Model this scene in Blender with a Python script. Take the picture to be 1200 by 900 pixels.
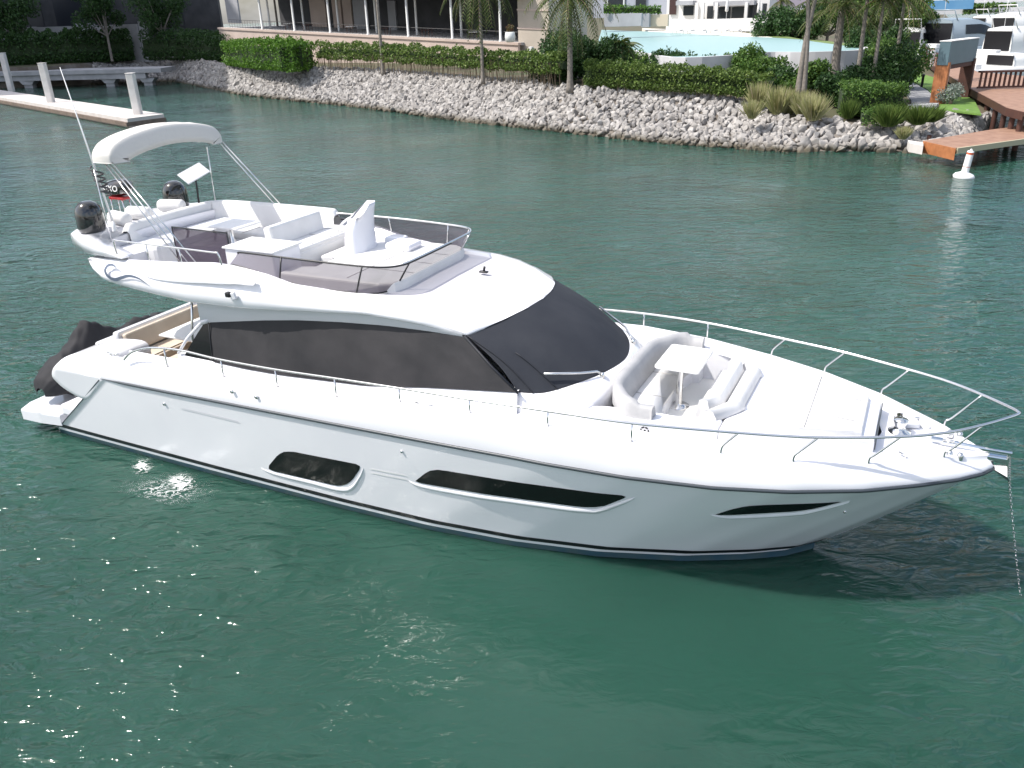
import bpy, bmesh, math, random
import numpy as np
from mathutils import Vector, Matrix
random.seed(7); rng = np.random.default_rng(7)
R = math.radians
for o in list(bpy.data.objects): bpy.data.objects.remove(o)
sc = bpy.context.scene
col = sc.collection

# ------------------------------------------------------------------ camera
F = 978.0; TH = R(23.98); RO = R(-1.81); CH = 8.036
cd = bpy.data.cameras.new('camera'); cam = bpy.data.objects.new('camera', cd); col.objects.link(cam)
cd.sensor_width = 36; cd.lens = F/1200*36; cd.clip_end = 6000; cd.clip_start = 0.1
_c, _s = math.cos(TH), math.sin(TH); _cr, _sr = math.cos(RO), math.sin(RO)
R0 = Vector((1,0,0)); U0 = Vector((0,_s,_c)); F0 = Vector((0,_c,-_s))
rt = R0*_cr + U0*_sr; up = -R0*_sr + U0*_cr
M = Matrix((rt, up, -F0)).transposed().to_4x4(); M.translation = Vector((0,0,CH))
cam.matrix_world = M
sc.camera = cam
# ------------------------------------------------------------------ sky + sun
SUNH = Vector((-.985, -0.16, 0)).normalized(); EL = R(54)
sund = Vector((SUNH.x*math.cos(EL), SUNH.y*math.cos(EL), math.sin(EL)))
w = bpy.data.worlds.new("World"); sc.world = w; w.use_nodes = True
nt = w.node_tree; bg = nt.nodes['Background']
sky = nt.nodes.new('ShaderNodeTexSky'); sky.sky_type = 'NISHITA'; sky.sun_disc = False
sky.sun_elevation = EL; sky.sun_rotation = math.atan2(sund.x, sund.y)
sky.air_density = 1.0; sky.dust_density = 2.5; sky.ozone_density = 1.0
tcw = nt.nodes.new('ShaderNodeTexCoord'); mpw = nt.nodes.new('ShaderNodeMapping'); mpw.inputs['Scale'].default_value = (1, 1, 2.6)
nzw = nt.nodes.new('ShaderNodeTexNoise'); nzw.inputs['Scale'].default_value = 2.3; nzw.inputs['Detail'].default_value = 7; nzw.inputs['Distortion'].default_value = .4
nt.links.new(tcw.outputs['Generated'], mpw.inputs[0]); nt.links.new(mpw.outputs[0], nzw.inputs['Vector'])
mrw = nt.nodes.new('ShaderNodeMapRange'); mrw.inputs[1].default_value = .42; mrw.inputs[2].default_value = .66; mrw.inputs[4].default_value = .85
nt.links.new(nzw.outputs[0], mrw.inputs[0]); mxw = nt.nodes.new('ShaderNodeMix'); mxw.data_type = 'RGBA'; mxw.inputs[7].default_value = (7.0, 7.0, 7.25, 1)
nt.links.new(mrw.outputs[0], mxw.inputs[0]); nt.links.new(sky.outputs[0], mxw.inputs[6])
nt.links.new(mxw.outputs[2], bg.inputs[0]); bg.inputs[1].default_value = 0.15
ld = bpy.data.lights.new('sun', 'SUN'); ld.energy = 3.7; ld.angle = R(0.55); ld.color = (1, .955, .89)
sun = bpy.data.objects.new('sun', ld); col.objects.link(sun)
sun.rotation_euler = (-sund).to_track_quat('-Z', 'Y').to_euler(); sun.location = (-30, 10, 60)
sc.view_settings.view_transform = 'Standard'; sc.view_settings.look = 'None'
sc.view_settings.exposure = 0.56; sc.view_settings.gamma = 1

# ------------------------------------------------------------------ pixel helpers (photo 1200x900 -> world)
def ray(u, v):
    A = (u-600)/F; B = (v-450)/F
    a = A*_cr + B*_sr; b = -A*_sr + B*_cr
    return Vector((a, _c-b*_s, -_s-b*_c))
def gp(u, v, z):
    d = ray(u, v); t = (z-CH)/d.z; return Vector((t*d.x, t*d.y, z))
def gd(u, v, Y):
    d = ray(u, v); t = Y/d.y; return Vector((t*d.x, Y, CH+t*d.z))

# ------------------------------------------------------------------ materials
def mat(name, color, rough=.5, metal=0, noise=None, bump=0, bscale=20, spec=.5, coat=0, alpha=1, sheen=0):
    m = bpy.data.materials.new(name); m.use_nodes = True; n = m.node_tree; p = n.nodes['Principled BSDF']
    p.inputs['Base Color'].default_value = (*color, 1); p.inputs['Roughness'].default_value = rough
    p.inputs['Metallic'].default_value = metal; p.inputs['Specular IOR Level'].default_value = spec
    p.inputs['Coat Weight'].default_value = coat; p.inputs['Coat Roughness'].default_value = .05
    p.inputs['Alpha'].default_value = alpha
    if noise or bump:
        tc = n.nodes.new('ShaderNodeTexCoord')
    if noise:   # (second colour, scale, detail)
        nz = n.nodes.new('ShaderNodeTexNoise'); nz.inputs['Scale'].default_value = noise[1]; nz.inputs['Detail'].default_value = 6
        n.links.new(tc.outputs['Object'], nz.inputs['Vector'])
        mr = n.nodes.new('ShaderNodeMapRange'); mr.inputs[1].default_value = .35; mr.inputs[2].default_value = .65
        n.links.new(nz.outputs[0], mr.inputs[0])
        mx = n.nodes.new('ShaderNodeMix'); mx.data_type = 'RGBA'
        mx.inputs[6].default_value = (*color, 1); mx.inputs[7].default_value = (*noise[0], 1)
        n.links.new(mr.outputs[0], mx.inputs[0]); n.links.new(mx.outputs[2], p.inputs['Base Color'])
    if bump:
        nb = n.nodes.new('ShaderNodeTexNoise'); nb.inputs['Scale'].default_value = bscale; nb.inputs['Detail'].default_value = 5
        n.links.new(tc.outputs['Object'], nb.inputs['Vector'])
        bp = n.nodes.new('ShaderNodeBump'); bp.inputs['Strength'].default_value = bump; bp.inputs['Distance'].default_value = .02
        n.links.new(nb.outputs[0], bp.inputs['Height']); n.links.new(bp.outputs[0], p.inputs['Normal'])
    return m
def leafmat(name, c1, c2, transl=.25, c3=None):
    m = bpy.data.materials.new(name); m.use_nodes = True; n = m.node_tree; p = n.nodes['Principled BSDF']
    g = n.nodes.new('ShaderNodeNewGeometry'); cr = n.nodes.new('ShaderNodeValToRGB')
    cr.color_ramp.elements[0].color = (*c1, 1); cr.color_ramp.elements[1].color = (*c2, 1)
    if c3:
        e = cr.color_ramp.elements.new(.93); e.color = (*c2, 1); cr.color_ramp.elements[-1].color = (*c3, 1)
    n.links.new(g.outputs['Random Per Island'], cr.inputs[0]); n.links.new(cr.outputs[0], p.inputs['Base Color'])
    p.inputs['Roughness'].default_value = .55; p.inputs['Specular IOR Level'].default_value = .35
    tr = n.nodes.new('ShaderNodeBsdfTranslucent'); n.links.new(cr.outputs[0], tr.inputs[0])
    mx = n.nodes.new('ShaderNodeMixShader'); mx.inputs[0].default_value = transl
    n.links.new(p.outputs[0], mx.inputs[1]); n.links.new(tr.outputs[0], mx.inputs[2])
    n.links.new(mx.outputs[0], n.nodes['Material Output'].inputs[0])
    return m
GEL = mat('gelcoat', (.80,.80,.83), .22, coat=.5, noise=((.765,.765,.80), .7), bump=.02, bscale=1.2)
DECK = mat('deck_white', (.80,.80,.785), .5, bump=.15, bscale=60, noise=((.77,.77,.75), 1.5))
UPH = mat('white_vinyl', (.73,.725,.72), .55, noise=((.67,.665,.66), 3), bump=.12, bscale=5)
GREYUPH = mat('grey_vinyl', (.40,.40,.405), .6, noise=((.35,.35,.36), 4), bump=.2, bscale=12)
BEIGE = mat('beige_cushion', (.66,.57,.47), .7, noise=((.60,.51,.41), 3), bump=.1, bscale=10)
TEAK = mat('teak_floor', (.48,.38,.28), .6, noise=((.40,.31,.22), 6))
BLACK = mat('black_trim', (.012,.012,.014), .35)
DOME = mat('gloss_black', (.008,.009,.010), .08, coat=1)
CHROME = mat('stainless', (.72,.72,.71), .13, metal=1)
RUBR = mat('rail_rubber', (.045,.055,.065), .4)
STRIPE = mat('boot_black', (.01,.012,.015), .3)
ANTI = mat('antifouling', (.035,.085,.12), .5, noise=((.06,.10,.11), 3))
GLASSK = mat('black_glass', (.006,.007,.008), .16, spec=.35)
def covermat(name, base, dusty):
    m = mat(name, base, .75, noise=(dusty, 1.1), spec=.25, bump=.5, bscale=3.5)
    return m
COVER = covermat('mesh_cover', (.030,.030,.033), (.048,.046,.049))
COVERB = covermat('windshield_cover', (.024,.027,.035), (.034,.037,.045))
SEAM = mat('cover_seam', (.008,.010,.016), .6)
JETC = covermat('canvas_black', (.022,.022,.025), (.036,.036,.04))
CANV = mat('bimini_canvas', (.62,.60,.565), .8, bump=.25, bscale=7)
SMOKE = mat('smoked_plastic', (.095,.075,.105), .15, alpha=.68)
LOGO = mat('logo_blue_grey', (.13,.16,.22), .3)
RED = mat('red_trim', (.45,.03,.03), .4)
WHITE = mat('white_plain', (.78,.78,.77), .5)
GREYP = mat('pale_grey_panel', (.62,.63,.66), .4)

# ------------------------------------------------------------------ mesh helpers
def link(name, me, m=None, parent=None, smooth=False):
    if m is not None and not isinstance(m, (list, tuple)): m = [m]
    for k in (m or []): me.materials.append(k)
    if smooth: me.polygons.foreach_set('use_smooth', [True]*len(me.polygons))
    o = bpy.data.objects.new(name, me); col.objects.link(o)
    if parent: o.parent = parent
    return o
def mesh(name, vs, fs, m=None, parent=None, smooth=False, mi=None):
    me = bpy.data.meshes.new(name); me.from_pydata([tuple(v) for v in vs], [], fs); me.update()
    if mi is not None: me.polygons.foreach_set('material_index', mi)
    return link(name, me, m, parent, smooth)
def tag(o, label=None, cat=None, group=None, kind=None):
    if label: o['label'] = label
    if cat: o['category'] = cat
    if group: o['group'] = group
    if kind: o['kind'] = kind
    return o
def empty(name, loc=(0,0,0), rz=0):
    o = bpy.data.objects.new(name, None); col.objects.link(o); o.location = loc; o.rotation_euler = (0,0,rz); o.empty_display_size = .3
    return o
def bm_obj(name, bm, m, parent=None, smooth=False):
    bmesh.ops.recalc_face_normals(bm, faces=bm.faces)
    me = bpy.data.meshes.new(name); bm.to_mesh(me); bm.free()
    return link(name, me, m, parent, smooth)
def add_box(bm, c, s, bev=0, rz=0, ry=0, rx=0, seg=2):
    r = bmesh.ops.create_cube(bm, size=1); vs = r['verts']
    bmesh.ops.scale(bm, vec=s, verts=vs)
    if bev:
        es = list({e for v in vs for e in v.link_edges})
        g = bmesh.ops.bevel(bm, geom=es, offset=bev, segments=seg, affect='EDGES', profile=.5)
        vs = list({v for f in g['faces'] for v in f.verts} | {v for v in vs if v.is_valid})
    Mx = Matrix.Translation(c) @ Matrix.Rotation(rz,4,'Z') @ Matrix.Rotation(ry,4,'Y') @ Matrix.Rotation(rx,4,'X')
    bmesh.ops.transform(bm, matrix=Mx, verts=vs)
def box(name, c, s, m, parent=None, bev=.02, rz=0, ry=0, rx=0, smooth=False):
    bm = bmesh.new(); add_box(bm, c, s, bev, rz, ry, rx); return bm_obj(name, bm, m, parent, smooth)
def add_prism(bm, poly, z0, z1, bev=0):
    """poly: list (x,y) or (x,y,ztop)"""
    zt = [(p[2] if len(p) > 2 else z1) for p in poly]
    lo = [bm.verts.new((p[0], p[1], z0)) for p in poly]; hi = [bm.verts.new((p[0], p[1], z)) for p, z in zip(poly, zt)]
    n = len(poly); top = bm.faces.new(hi); bm.faces.new(list(reversed(lo)))
    for i in range(n): bm.faces.new((lo[i], lo[(i+1)%n], hi[(i+1)%n], hi[i]))
    if bev: bmesh.ops.bevel(bm, geom=list(top.edges), offset=bev, segments=3, affect='EDGES', profile=.5)
def prism(name, poly, z0, z1, m, parent=None, bev=0, smooth=False):
    bm = bmesh.new(); add_prism(bm, poly, z0, z1, bev); return bm_obj(name, bm, m, parent, smooth)
def crv(pts, n=6, closed=False):
    P = [Vector(p) for p in pts]; out = []; N = len(P)
    for i in range(N if closed else N-1):
        if closed: a,b,c,d = P[i-1],P[i],P[(i+1)%N],P[(i+2)%N]
        else: a,b,c,d = P[max(i-1,0)],P[i],P[i+1],P[min(i+2,N-1)]
        for k in range(n):
            t = k/n
            out.append(.5*((2*b)+(c-a)*t+(2*a-5*b+4*c-d)*t*t+(3*b-a-3*c+d)*t**3))
    if not closed: out.append(P[-1])
    return out
def add_tube(bm, pts, r, n=8, closed=False, cap=True):
    P = [Vector(p) for p in pts]; N = len(P); rings = []
    rr = [float(q) for q in r] if isinstance(r, (list, tuple)) else [float(r)]*N
    t = (P[1]-P[0]).normalized(); ref = Vector((0,0,1)) if abs(t.z) < .9 else Vector((1,0,0))
    nrm = t.cross(ref).normalized()
    for i in range(N):
        if closed: t = (P[(i+1)%N]-P[i-1]).normalized()
        else: t = (P[min(i+1,N-1)]-P[max(i-1,0)]).normalized()
        nrm = (nrm - t*nrm.dot(t)).normalized(); b = t.cross(nrm)
        rings.append([bm.verts.new(P[i]+rr[i]*(math.cos(2*math.pi*k/n)*nrm+math.sin(2*math.pi*k/n)*b)) for k in range(n)])
    for i in range(N if closed else N-1):
        A, B = rings[i], rings[(i+1)%N]
        for k in range(n): bm.faces.new((A[k], A[(k+1)%n], B[(k+1)%n], B[k]))
    if cap and not closed: bm.faces.new(list(reversed(rings[0]))); bm.faces.new(rings[-1])
def tube(name, pts, r, m, parent=None, n=8, closed=False):
    bm = bmesh.new(); add_tube(bm, pts, r, n, closed); return bm_obj(name, bm, m, parent, True)
def add_lathe(bm, c, prof, n=20):
    rings = []
    for (r, z) in prof:
        rings.append([bm.verts.new((c[0]+r*math.cos(2*math.pi*k/n), c[1]+r*math.sin(2*math.pi*k/n), c[2]+z)) for k in range(n)] if r > 1e-5 else [bm.verts.new((c[0], c[1], c[2]+z))])
    for A, B in zip(rings, rings[1:]):
        for k in range(n):
            f = [A[k%len(A)], A[(k+1)%len(A)], B[(k+1)%len(B)], B[k%len(B)]]
            f = list(dict.fromkeys(f))
            if len(f) > 2: bm.faces.new(f)
def lathe(name, c, prof, m, parent=None, n=20):
    bm = bmesh.new(); add_lathe(bm, c, prof, n); return bm_obj(name, bm, m, parent, True)
def grid(name, rows, m, parent=None, smooth=True, close=False, mi=None, cap=False):
    nr, nc = len(rows), len(rows[0]); vs = [v for r in rows for v in r]; fs = []; mm = []
    for i in range(nr-1):
        for j in range(nc if close else nc-1):
            j2 = (j+1) % nc
            fs.append((i*nc+j, i*nc+j2, (i+1)*nc+j2, (i+1)*nc+j)); mm.append(mi(i, j) if mi else 0)
    nq = len(fs)
    if cap: fs += [tuple(range(nc)), tuple(reversed(range((nr-1)*nc, nr*nc)))]; mm += [0, 0]
    o = mesh(name, vs, fs, m, parent, smooth, mm)
    if cap:
        for p_ in o.data.polygons[nq:]: p_.use_smooth = False
    return o
def ip(x, xs, ys): return float(np.interp(x, xs, ys))
def copy_tree(o, parent=None):
    c = o.copy(); col.objects.link(c)
    if parent: c.parent = parent
    for ch in list(o.children): copy_tree(ch, c)
    return c

# ================================================================== WATER
def make_water():
    m = bpy.data.materials.new('sea_water'); m.use_nodes = True; n = m.node_tree; p = n.nodes['Principled BSDF']; L = n.links
    tc = n.nodes.new('ShaderNodeTexCoord')
    def noise(scale, detail, rot=0, sx=1, sy=1, dist=0, rough=.5):
        mp = n.nodes.new('ShaderNodeMapping'); mp.inputs['Rotation'].default_value[2] = rot
        mp.inputs['Scale'].default_value = (sx, sy, 1); L.new(tc.outputs['Object'], mp.inputs[0])
        z = n.nodes.new('ShaderNodeTexNoise'); z.inputs['Scale'].default_value = scale; z.inputs['Detail'].default_value = detail
        z.inputs['Roughness'].default_value = rough; z.inputs['Distortion'].default_value = dist
        L.new(mp.outputs[0], z.inputs['Vector']); return z.outputs[0]
    def mth(op, a, b):
        q = n.nodes.new('ShaderNodeMath'); q.operation = op
        for i, x in enumerate((a, b)):
            if isinstance(x, (int, float)): q.inputs[i].default_value = x
            else: L.new(x, q.inputs[i])
        return q.outputs[0]
    # wave heights in metres: wind chop of several sizes, patchy strength
    A = noise(.55, 2, .5, .7, 1.3, .6)
    B = noise(1.7, 2, .35, .7, 1.35, .9)
    C = noise(3.0, 3, .15, .7, 1.25, .9, .6)
    D = noise(11, 2, -.3, .8, 1.2, .6)
    patch = noise(.11, 2, .5, 1, 1)
    pr = n.nodes.new('ShaderNodeMapRange'); pr.inputs[1].default_value = .35; pr.inputs[2].default_value = .65
    pr.inputs[3].default_value = .35; pr.inputs[4].default_value = 1.15; L.new(patch, pr.inputs[0])
    # calm pool of water on the sheltered side of the yacht's hull
    sx = n.nodes.new('ShaderNodeSeparateXYZ'); L.new(tc.outputs['Object'], sx.inputs[0])
    dx = mth('DIVIDE', mth('SUBTRACT', sx.outputs[0], .6), 4.6); dy = mth('DIVIDE', mth('SUBTRACT', sx.outputs[1], 9.0), 2.6)
    d2 = mth('ADD', mth('MULTIPLY', dx, dx), mth('MULTIPLY', dy, dy))
    cm = n.nodes.new('ShaderNodeMapRange'); cm.inputs[1].default_value = .35; cm.inputs[2].default_value = 1.5
    cm.inputs[3].default_value = .30; cm.inputs[4].default_value = 1.0; L.new(mth('ADD', d2, mth('MULTIPLY', mth('SUBTRACT', patch, .5), 1.2)), cm.inputs[0])
    h = mth('ADD', mth('ADD', mth('MULTIPLY', A, .25), mth('MULTIPLY', B, .18)), mth('ADD', mth('MULTIPLY', C, .075), mth('MULTIPLY', D, .005)))
    h = mth('MULTIPLY', h, mth('MULTIPLY', pr.outputs[0], cm.outputs[0]))
    bp = n.nodes.new('ShaderNodeBump'); bp.inputs['Strength'].default_value = .8; bp.inputs['Distance'].default_value = 1.0
    L.new(h, bp.inputs['Height']); L.new(bp.outputs[0], p.inputs['Normal'])
    # murky lagoon colour, slightly varied by silt
    cr = n.nodes.new('ShaderNodeValToRGB'); L.new(noise(.13, 4, .9), cr.inputs[0])
    cr.color_ramp.elements[0].position = .3; cr.color_ramp.elements[0].color = (.011, .049, .034, 1)
    cr.color_ramp.elements[1].position = .72; cr.color_ramp.elements[1].color = (.022, .076, .056, 1)
    L.new(cr.outputs[0], p.inputs['Base Color'])
    p.inputs['Subsurface Weight'].default_value = 1.0; p.inputs['Subsurface Radius'].default_value = (.8, 1.6, 1.3); p.inputs['Subsurface Scale'].default_value = 1.0
    p.inputs['Roughness'].default_value = .085; p.inputs['IOR'].default_value = 1.333; p.inputs['Specular IOR Level'].default_value = .5
    ys = [-30, 0, 30, 80, 200, 3000]; xs = [-3000, -100, 0, 100, 3000]
    rows = [[(x, y, 0) for x in xs] for y in ys]
    o = grid('water', rows, m, None, False); tag(o, kind='structure'); return o
make_water()

# ================================================================== YACHT
Y = empty('motor_yacht', (0, 13.561, 0), R(-26.5))
tag(Y, 'long white motor yacht with flybridge and black mesh window covers, moored in the foreground', 'yacht')

WX = [-9.97,-7.5,-5.25,-2.4,-.66,.86,2.25,3.52,4.37,4.95,5.35]; WH = [2.02,2.06,2.09,2.10,2.06,1.91,1.63,1.20,.78,.42,.02]
RX = [-7.9,-6,-4,-2,0,1.7,2.9,4.1,5.03,5.95,6.6,7.1,7.4,7.55]; RH = [2.22,2.28,2.32,2.35,2.37,2.37,2.31,2.13,1.86,1.42,.98,.58,.27,.03]
RZX = [-7.9,-4.8,-2,1.1,3,5,6.5,7.55]; RZ = [1.72,1.82,1.90,1.985,2.01,2.03,2.015,1.99]
def hsx(s, r):  # x at normalised length s and height fraction r
    return (-9.97+2.07*r) + ((5.35+2.20*(r**.93)) - (-9.97+2.07*r))*s
def hpt(s, r):
    xw = hsx(s, 0); xr = hsx(s, 1); hw = ip(xw, WX, WH); hr = ip(xr, RX, RH)
    p = 1.0+.55*max(0, (s-.45)/.55)
    if s > .999: hw = hr = .015
    y = hw+(hr-hw)*(r**p); z = .12+(ip(xr, RZX, RZ)-.12)*r
    return Vector((hsx(s, r), y, z))
def hull_y(x, z):
    r = .5
    for _ in range(6):
        s = (x-(-9.97+2.07*r))/((5.35+2.2*max(r,1e-3)**.93)-(-9.97+2.07*r)); s = min(max(s, 0), 1)
        zr = ip(hsx(s, 1), RZX, RZ); r = min(max((z-.12)/(zr-.12), 0), 1)
    return hpt(s, r).y
def build_hull():
    S = [1-(1-t)**1.6 for t in np.linspace(0, 1, 90)]
    rr = [0]+[i/16 for i in range(1, 17)]
    rows = []
    for s in S:
        b = hpt(s, 0); half = [Vector((b.x-.12*s, b.y*.35, -.75)), Vector((b.x-.05*s, b.y*.93, -.3)), Vector((b.x, b.y*.985, .02))]
        half += [hpt(s, r) for r in rr]
        rows.append([(v.x, v.y, v.z) for v in reversed(half)] + [(v.x, -v.y, v.z) for v in half])
    nh = len(rows[0])//2
    def mi(i, j):
        k = j if j < nh else (2*nh-2-j)
        return 1 if k >= nh-4 else 0
    o = grid('hull', rows, [GEL, ANTI], Y, True, False, mi)
    # transom plate closing the stern
    st = rows[0]; me = o.data; bm = bmesh.new(); bm.from_mesh(me); bm.verts.ensure_lookup_table()
    f = bm.faces.new([bm.verts[i] for i in range(len(st))]); f.smooth = False
    bm.to_mesh(me); bm.free()
    # boot stripe pair, following the waterline
    for nm, z0, z1, mm in (('boot_stripe', .185, .27, STRIPE),):
        bm = bmesh.new()
        for sg in (1, -1):
            prev = None
            for s in S[:-1]:
                q = []
                for z in (z0, z1):
                    zr = ip(hsx(s, 1), RZX, RZ); r = (z-.12)/(zr-.12); r = max(r, 0); v = hpt(s, r); q.append(bm.verts.new((v.x, sg*(v.y+.006), z)))
                if prev: bm.faces.new((prev[0], q[0], q[1], prev[1]))
                prev = q
        bm_obj(nm, bm, mm, Y, True)
    # rub rail
    for sg in (-1, 1):
        bm = bmesh.new(); pts = []
        for s in S: v = hpt(s, 1); pts.append((v.x, sg*(v.y+.012), v.z-.005))
        add_tube(bm, pts, [.004,.012,.022]+[.028]*(len(pts)-3), 6); bm_obj('rub_rail', bm, RUBR, Y, True)
build_hull()

# ---- topsides above the rub rail, bulwark, side decks
DX = [-7.9,-4.6,-3.4,-2.1,-.85,.4,1.69,2.91,4.11,5.03,5.95,6.87,7.47]; DZ = [2.16,2.28,2.29,2.33,2.48,2.53,2.56,2.52,2.45,2.39,2.33,2.27,2.17]
DH = [2.08,2.23,2.25,2.28,2.30,2.31,2.30,2.21,1.97,1.70,1.25,.56,.02]
TX = [.9,1.4,2.0,2.6,3.4,4.3,5.0,5.6,5.98]; THW = [1.78,1.74,1.72,1.68,1.52,1.34,1.17,.92,.70]
def dh(x): return ip(x, DX, DH)
def dz(x): return ip(x, DX, DZ)
def build_deck():
    for sg in (-1, 1):
        rows = []
        for x in np.linspace(-7.9, 7.46, 110):
            xr = x+(7.53-7.46)*max(0, (x-5)/2.46); hr = ip(xr, RX, RH); zr = ip(xr, RZX, RZ); h = dh(x); z = dz(x)
            if x < -5.3: inn = min(1.62, h-.3)
            elif x < .9: inn = 1.70
            elif x < 5.98: inn = ip(x, TX, THW)-.02
            else: inn = 0
            tip = min(1, h/.5)
            lw = .10*tip+.004; dk = z-.10*tip
            row = [(xr, hr, zr), (xr*.2+xr*.8, hr+.006, zr+.05), (x*.5+xr*.5, hr*.55+h*.45+.03*tip, zr*.5+z*.5), (x, h+.012*tip, z-.05), (x, h-.01*tip, z-.012), (x, h-.03*tip, z), (x, max(h-lw*.7, 0), z),
                   (x, max(h-lw, 0), z-.015), (x, max(h-lw*1.25, 0), dk), (x, (max(h-lw*1.25,0)+inn)/2 if h > inn else inn*.5, dk+.01), (x, min(inn, max(h-lw*1.25, 0)), dk+.02)]
            rows.append([(a, sg*b, c) for a, b, c in row])
        grid('side_deck', rows, GEL, Y, True)
build_deck()

# ---- stern quarters (haunches), transom, swim platform, cockpit
def quarter(sg):
    prof = crv([(-7.7,0,1.73),(-7.85,0,1.66),(-8.2,0,1.39),(-8.62,0,1.10),(-9.12,0,1.22),(-9.40,0,1.42),(-9.42,0,1.56),(-9.25,0,1.76),(-8.98,0,1.96),(-8.6,0,2.10),(-8.2,0,2.165),(-7.7,0,2.175),(-7.6,0,1.95)], 4, True)
    c = Vector((-8.3, 0, 1.7)); rows = []
    def yo(z): return 2.222-(.33*(z-1.72) if z > 1.72 else .10*(1.72-z))
    for k in (.004,.15,.5,.85,.97): rows.append([(c.x+(v.x-c.x)*k, sg*yo(c.z+(v.z-c.z)*k), c.z+(v.z-c.z)*k) for v in prof])
    rows.append([(v.x, sg*(yo(v.z)-.02), v.z) for v in prof])
    for y in (2.05, 1.85, 1.5, 1.18): rows.append([(v.x, sg*min(y, yo(v.z)-.04), v.z-(.03 if y < 1.4 else 0)) for v in prof])
    grid('stern_quarter', rows, GEL, Y, True, True, cap=False)
for sg in (-1, 1): quarter(sg)
box('transom_wall', (-8.95, 0, 1.2), (.5, 2.5, 1.5), GEL, Y, .06)
tube('hull_seam', [(hpt(0, r).x, -(hpt(0, r).y+.004), hpt(0, r).z) for r in np.linspace(.05, .97, 12)], .012, RUBR, Y, 5)
prism('swim_platform', [(-9.75,-2.06),(-9.75,2.06),(-10.75,2.02),(-10.98,1.75),(-11.02,0),(-11.0,-1.85),(-10.86,-2.16),(-10.3,-2.14)], .24, .50, GEL, Y, .05)
prism('platform_bracket', [(-8.9,-1.9),(-8.9,1.9),(-9.9,1.9),(-9.9,-1.9)], .12, .47, GEL, Y, .02)
# stern steps between platform and quarter
box('stern_step', (-9.45, -1.6, .60), (.6, .8, .26), GEL, Y, .06); box('stern_step', (-9.45, 1.6, .60), (.6, .8, .26), GEL, Y, .06)
tube('platform_cleat', [(-10.12,-1.35,.50),(-10.12,-1.35,.58),(-10.0,-1.33,.58),(-10.0,-1.33,.5)], .014, CHROME, Y)
prism('cockpit_floor', [(-8.7,-1.7),(-5.1,-1.7),(-5.1,1.7),(-8.7,1.7)], 1.2, 1.32, TEAK, Y)
for sg in (-1, 1):
    prism('cockpit_coaming', [(-8.2, sg*1.62), (-5.3, sg*1.62), (-5.3, sg*1.66), (-8.2, sg*1.66)], 1.3, 2.13, GEL, Y)
# aft sofa: back, seat, side, table
sb = box('sofa_back', (-8.68, .05, 1.86), (.18, 2.25, .62), GEL, Y, .05, ry=R(-8))
box('sofa_cushion', (-8.50, .05, 1.92), (.13, 2.12, .42), BEIGE, Y, .04, ry=R(-14))
box('sofa_seat', (-8.15, .05, 1.62), (.62, 2.12, .16), BEIGE, Y, .05); box('sofa_base', (-8.15, .05, 1.44), (.58, 2.1, .26), GEL, Y, .03)
tb = box('cockpit_table', (-7.45, .30, 2.02), (1.15, 1.75, .05), WHITE, Y, .02)
lathe('cockpit_table_leg', (-7.35, .28, 1.32), [(.13,0),(.12,.02),(.045,.04),(.045,.68)], CHROME, Y)
box('side_cabinet', (-6.35, -1.25, 1.68), (.95, .55, .72), BEIGE, Y, .04)
box('door_frame', (-5.62, .1, 2.25), (.07, 3.1, 1.86), GEL, Y, .02)
box('saloon_door', (-5.67, .1, 2.25), (.03, 2.5, 1.6), GLASSK, Y, .01)
box('step_tread', (-6.2, .95, 2.05), (.9, .55, .06), TEAK, Y, .01, rz=R(15))
tube('cockpit_pole', [(-5.86,-1.66,2.15),(-5.80,-1.66,2.7),(-5.62,-1.66,3.5)], .022, CHROME, Y)

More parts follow.
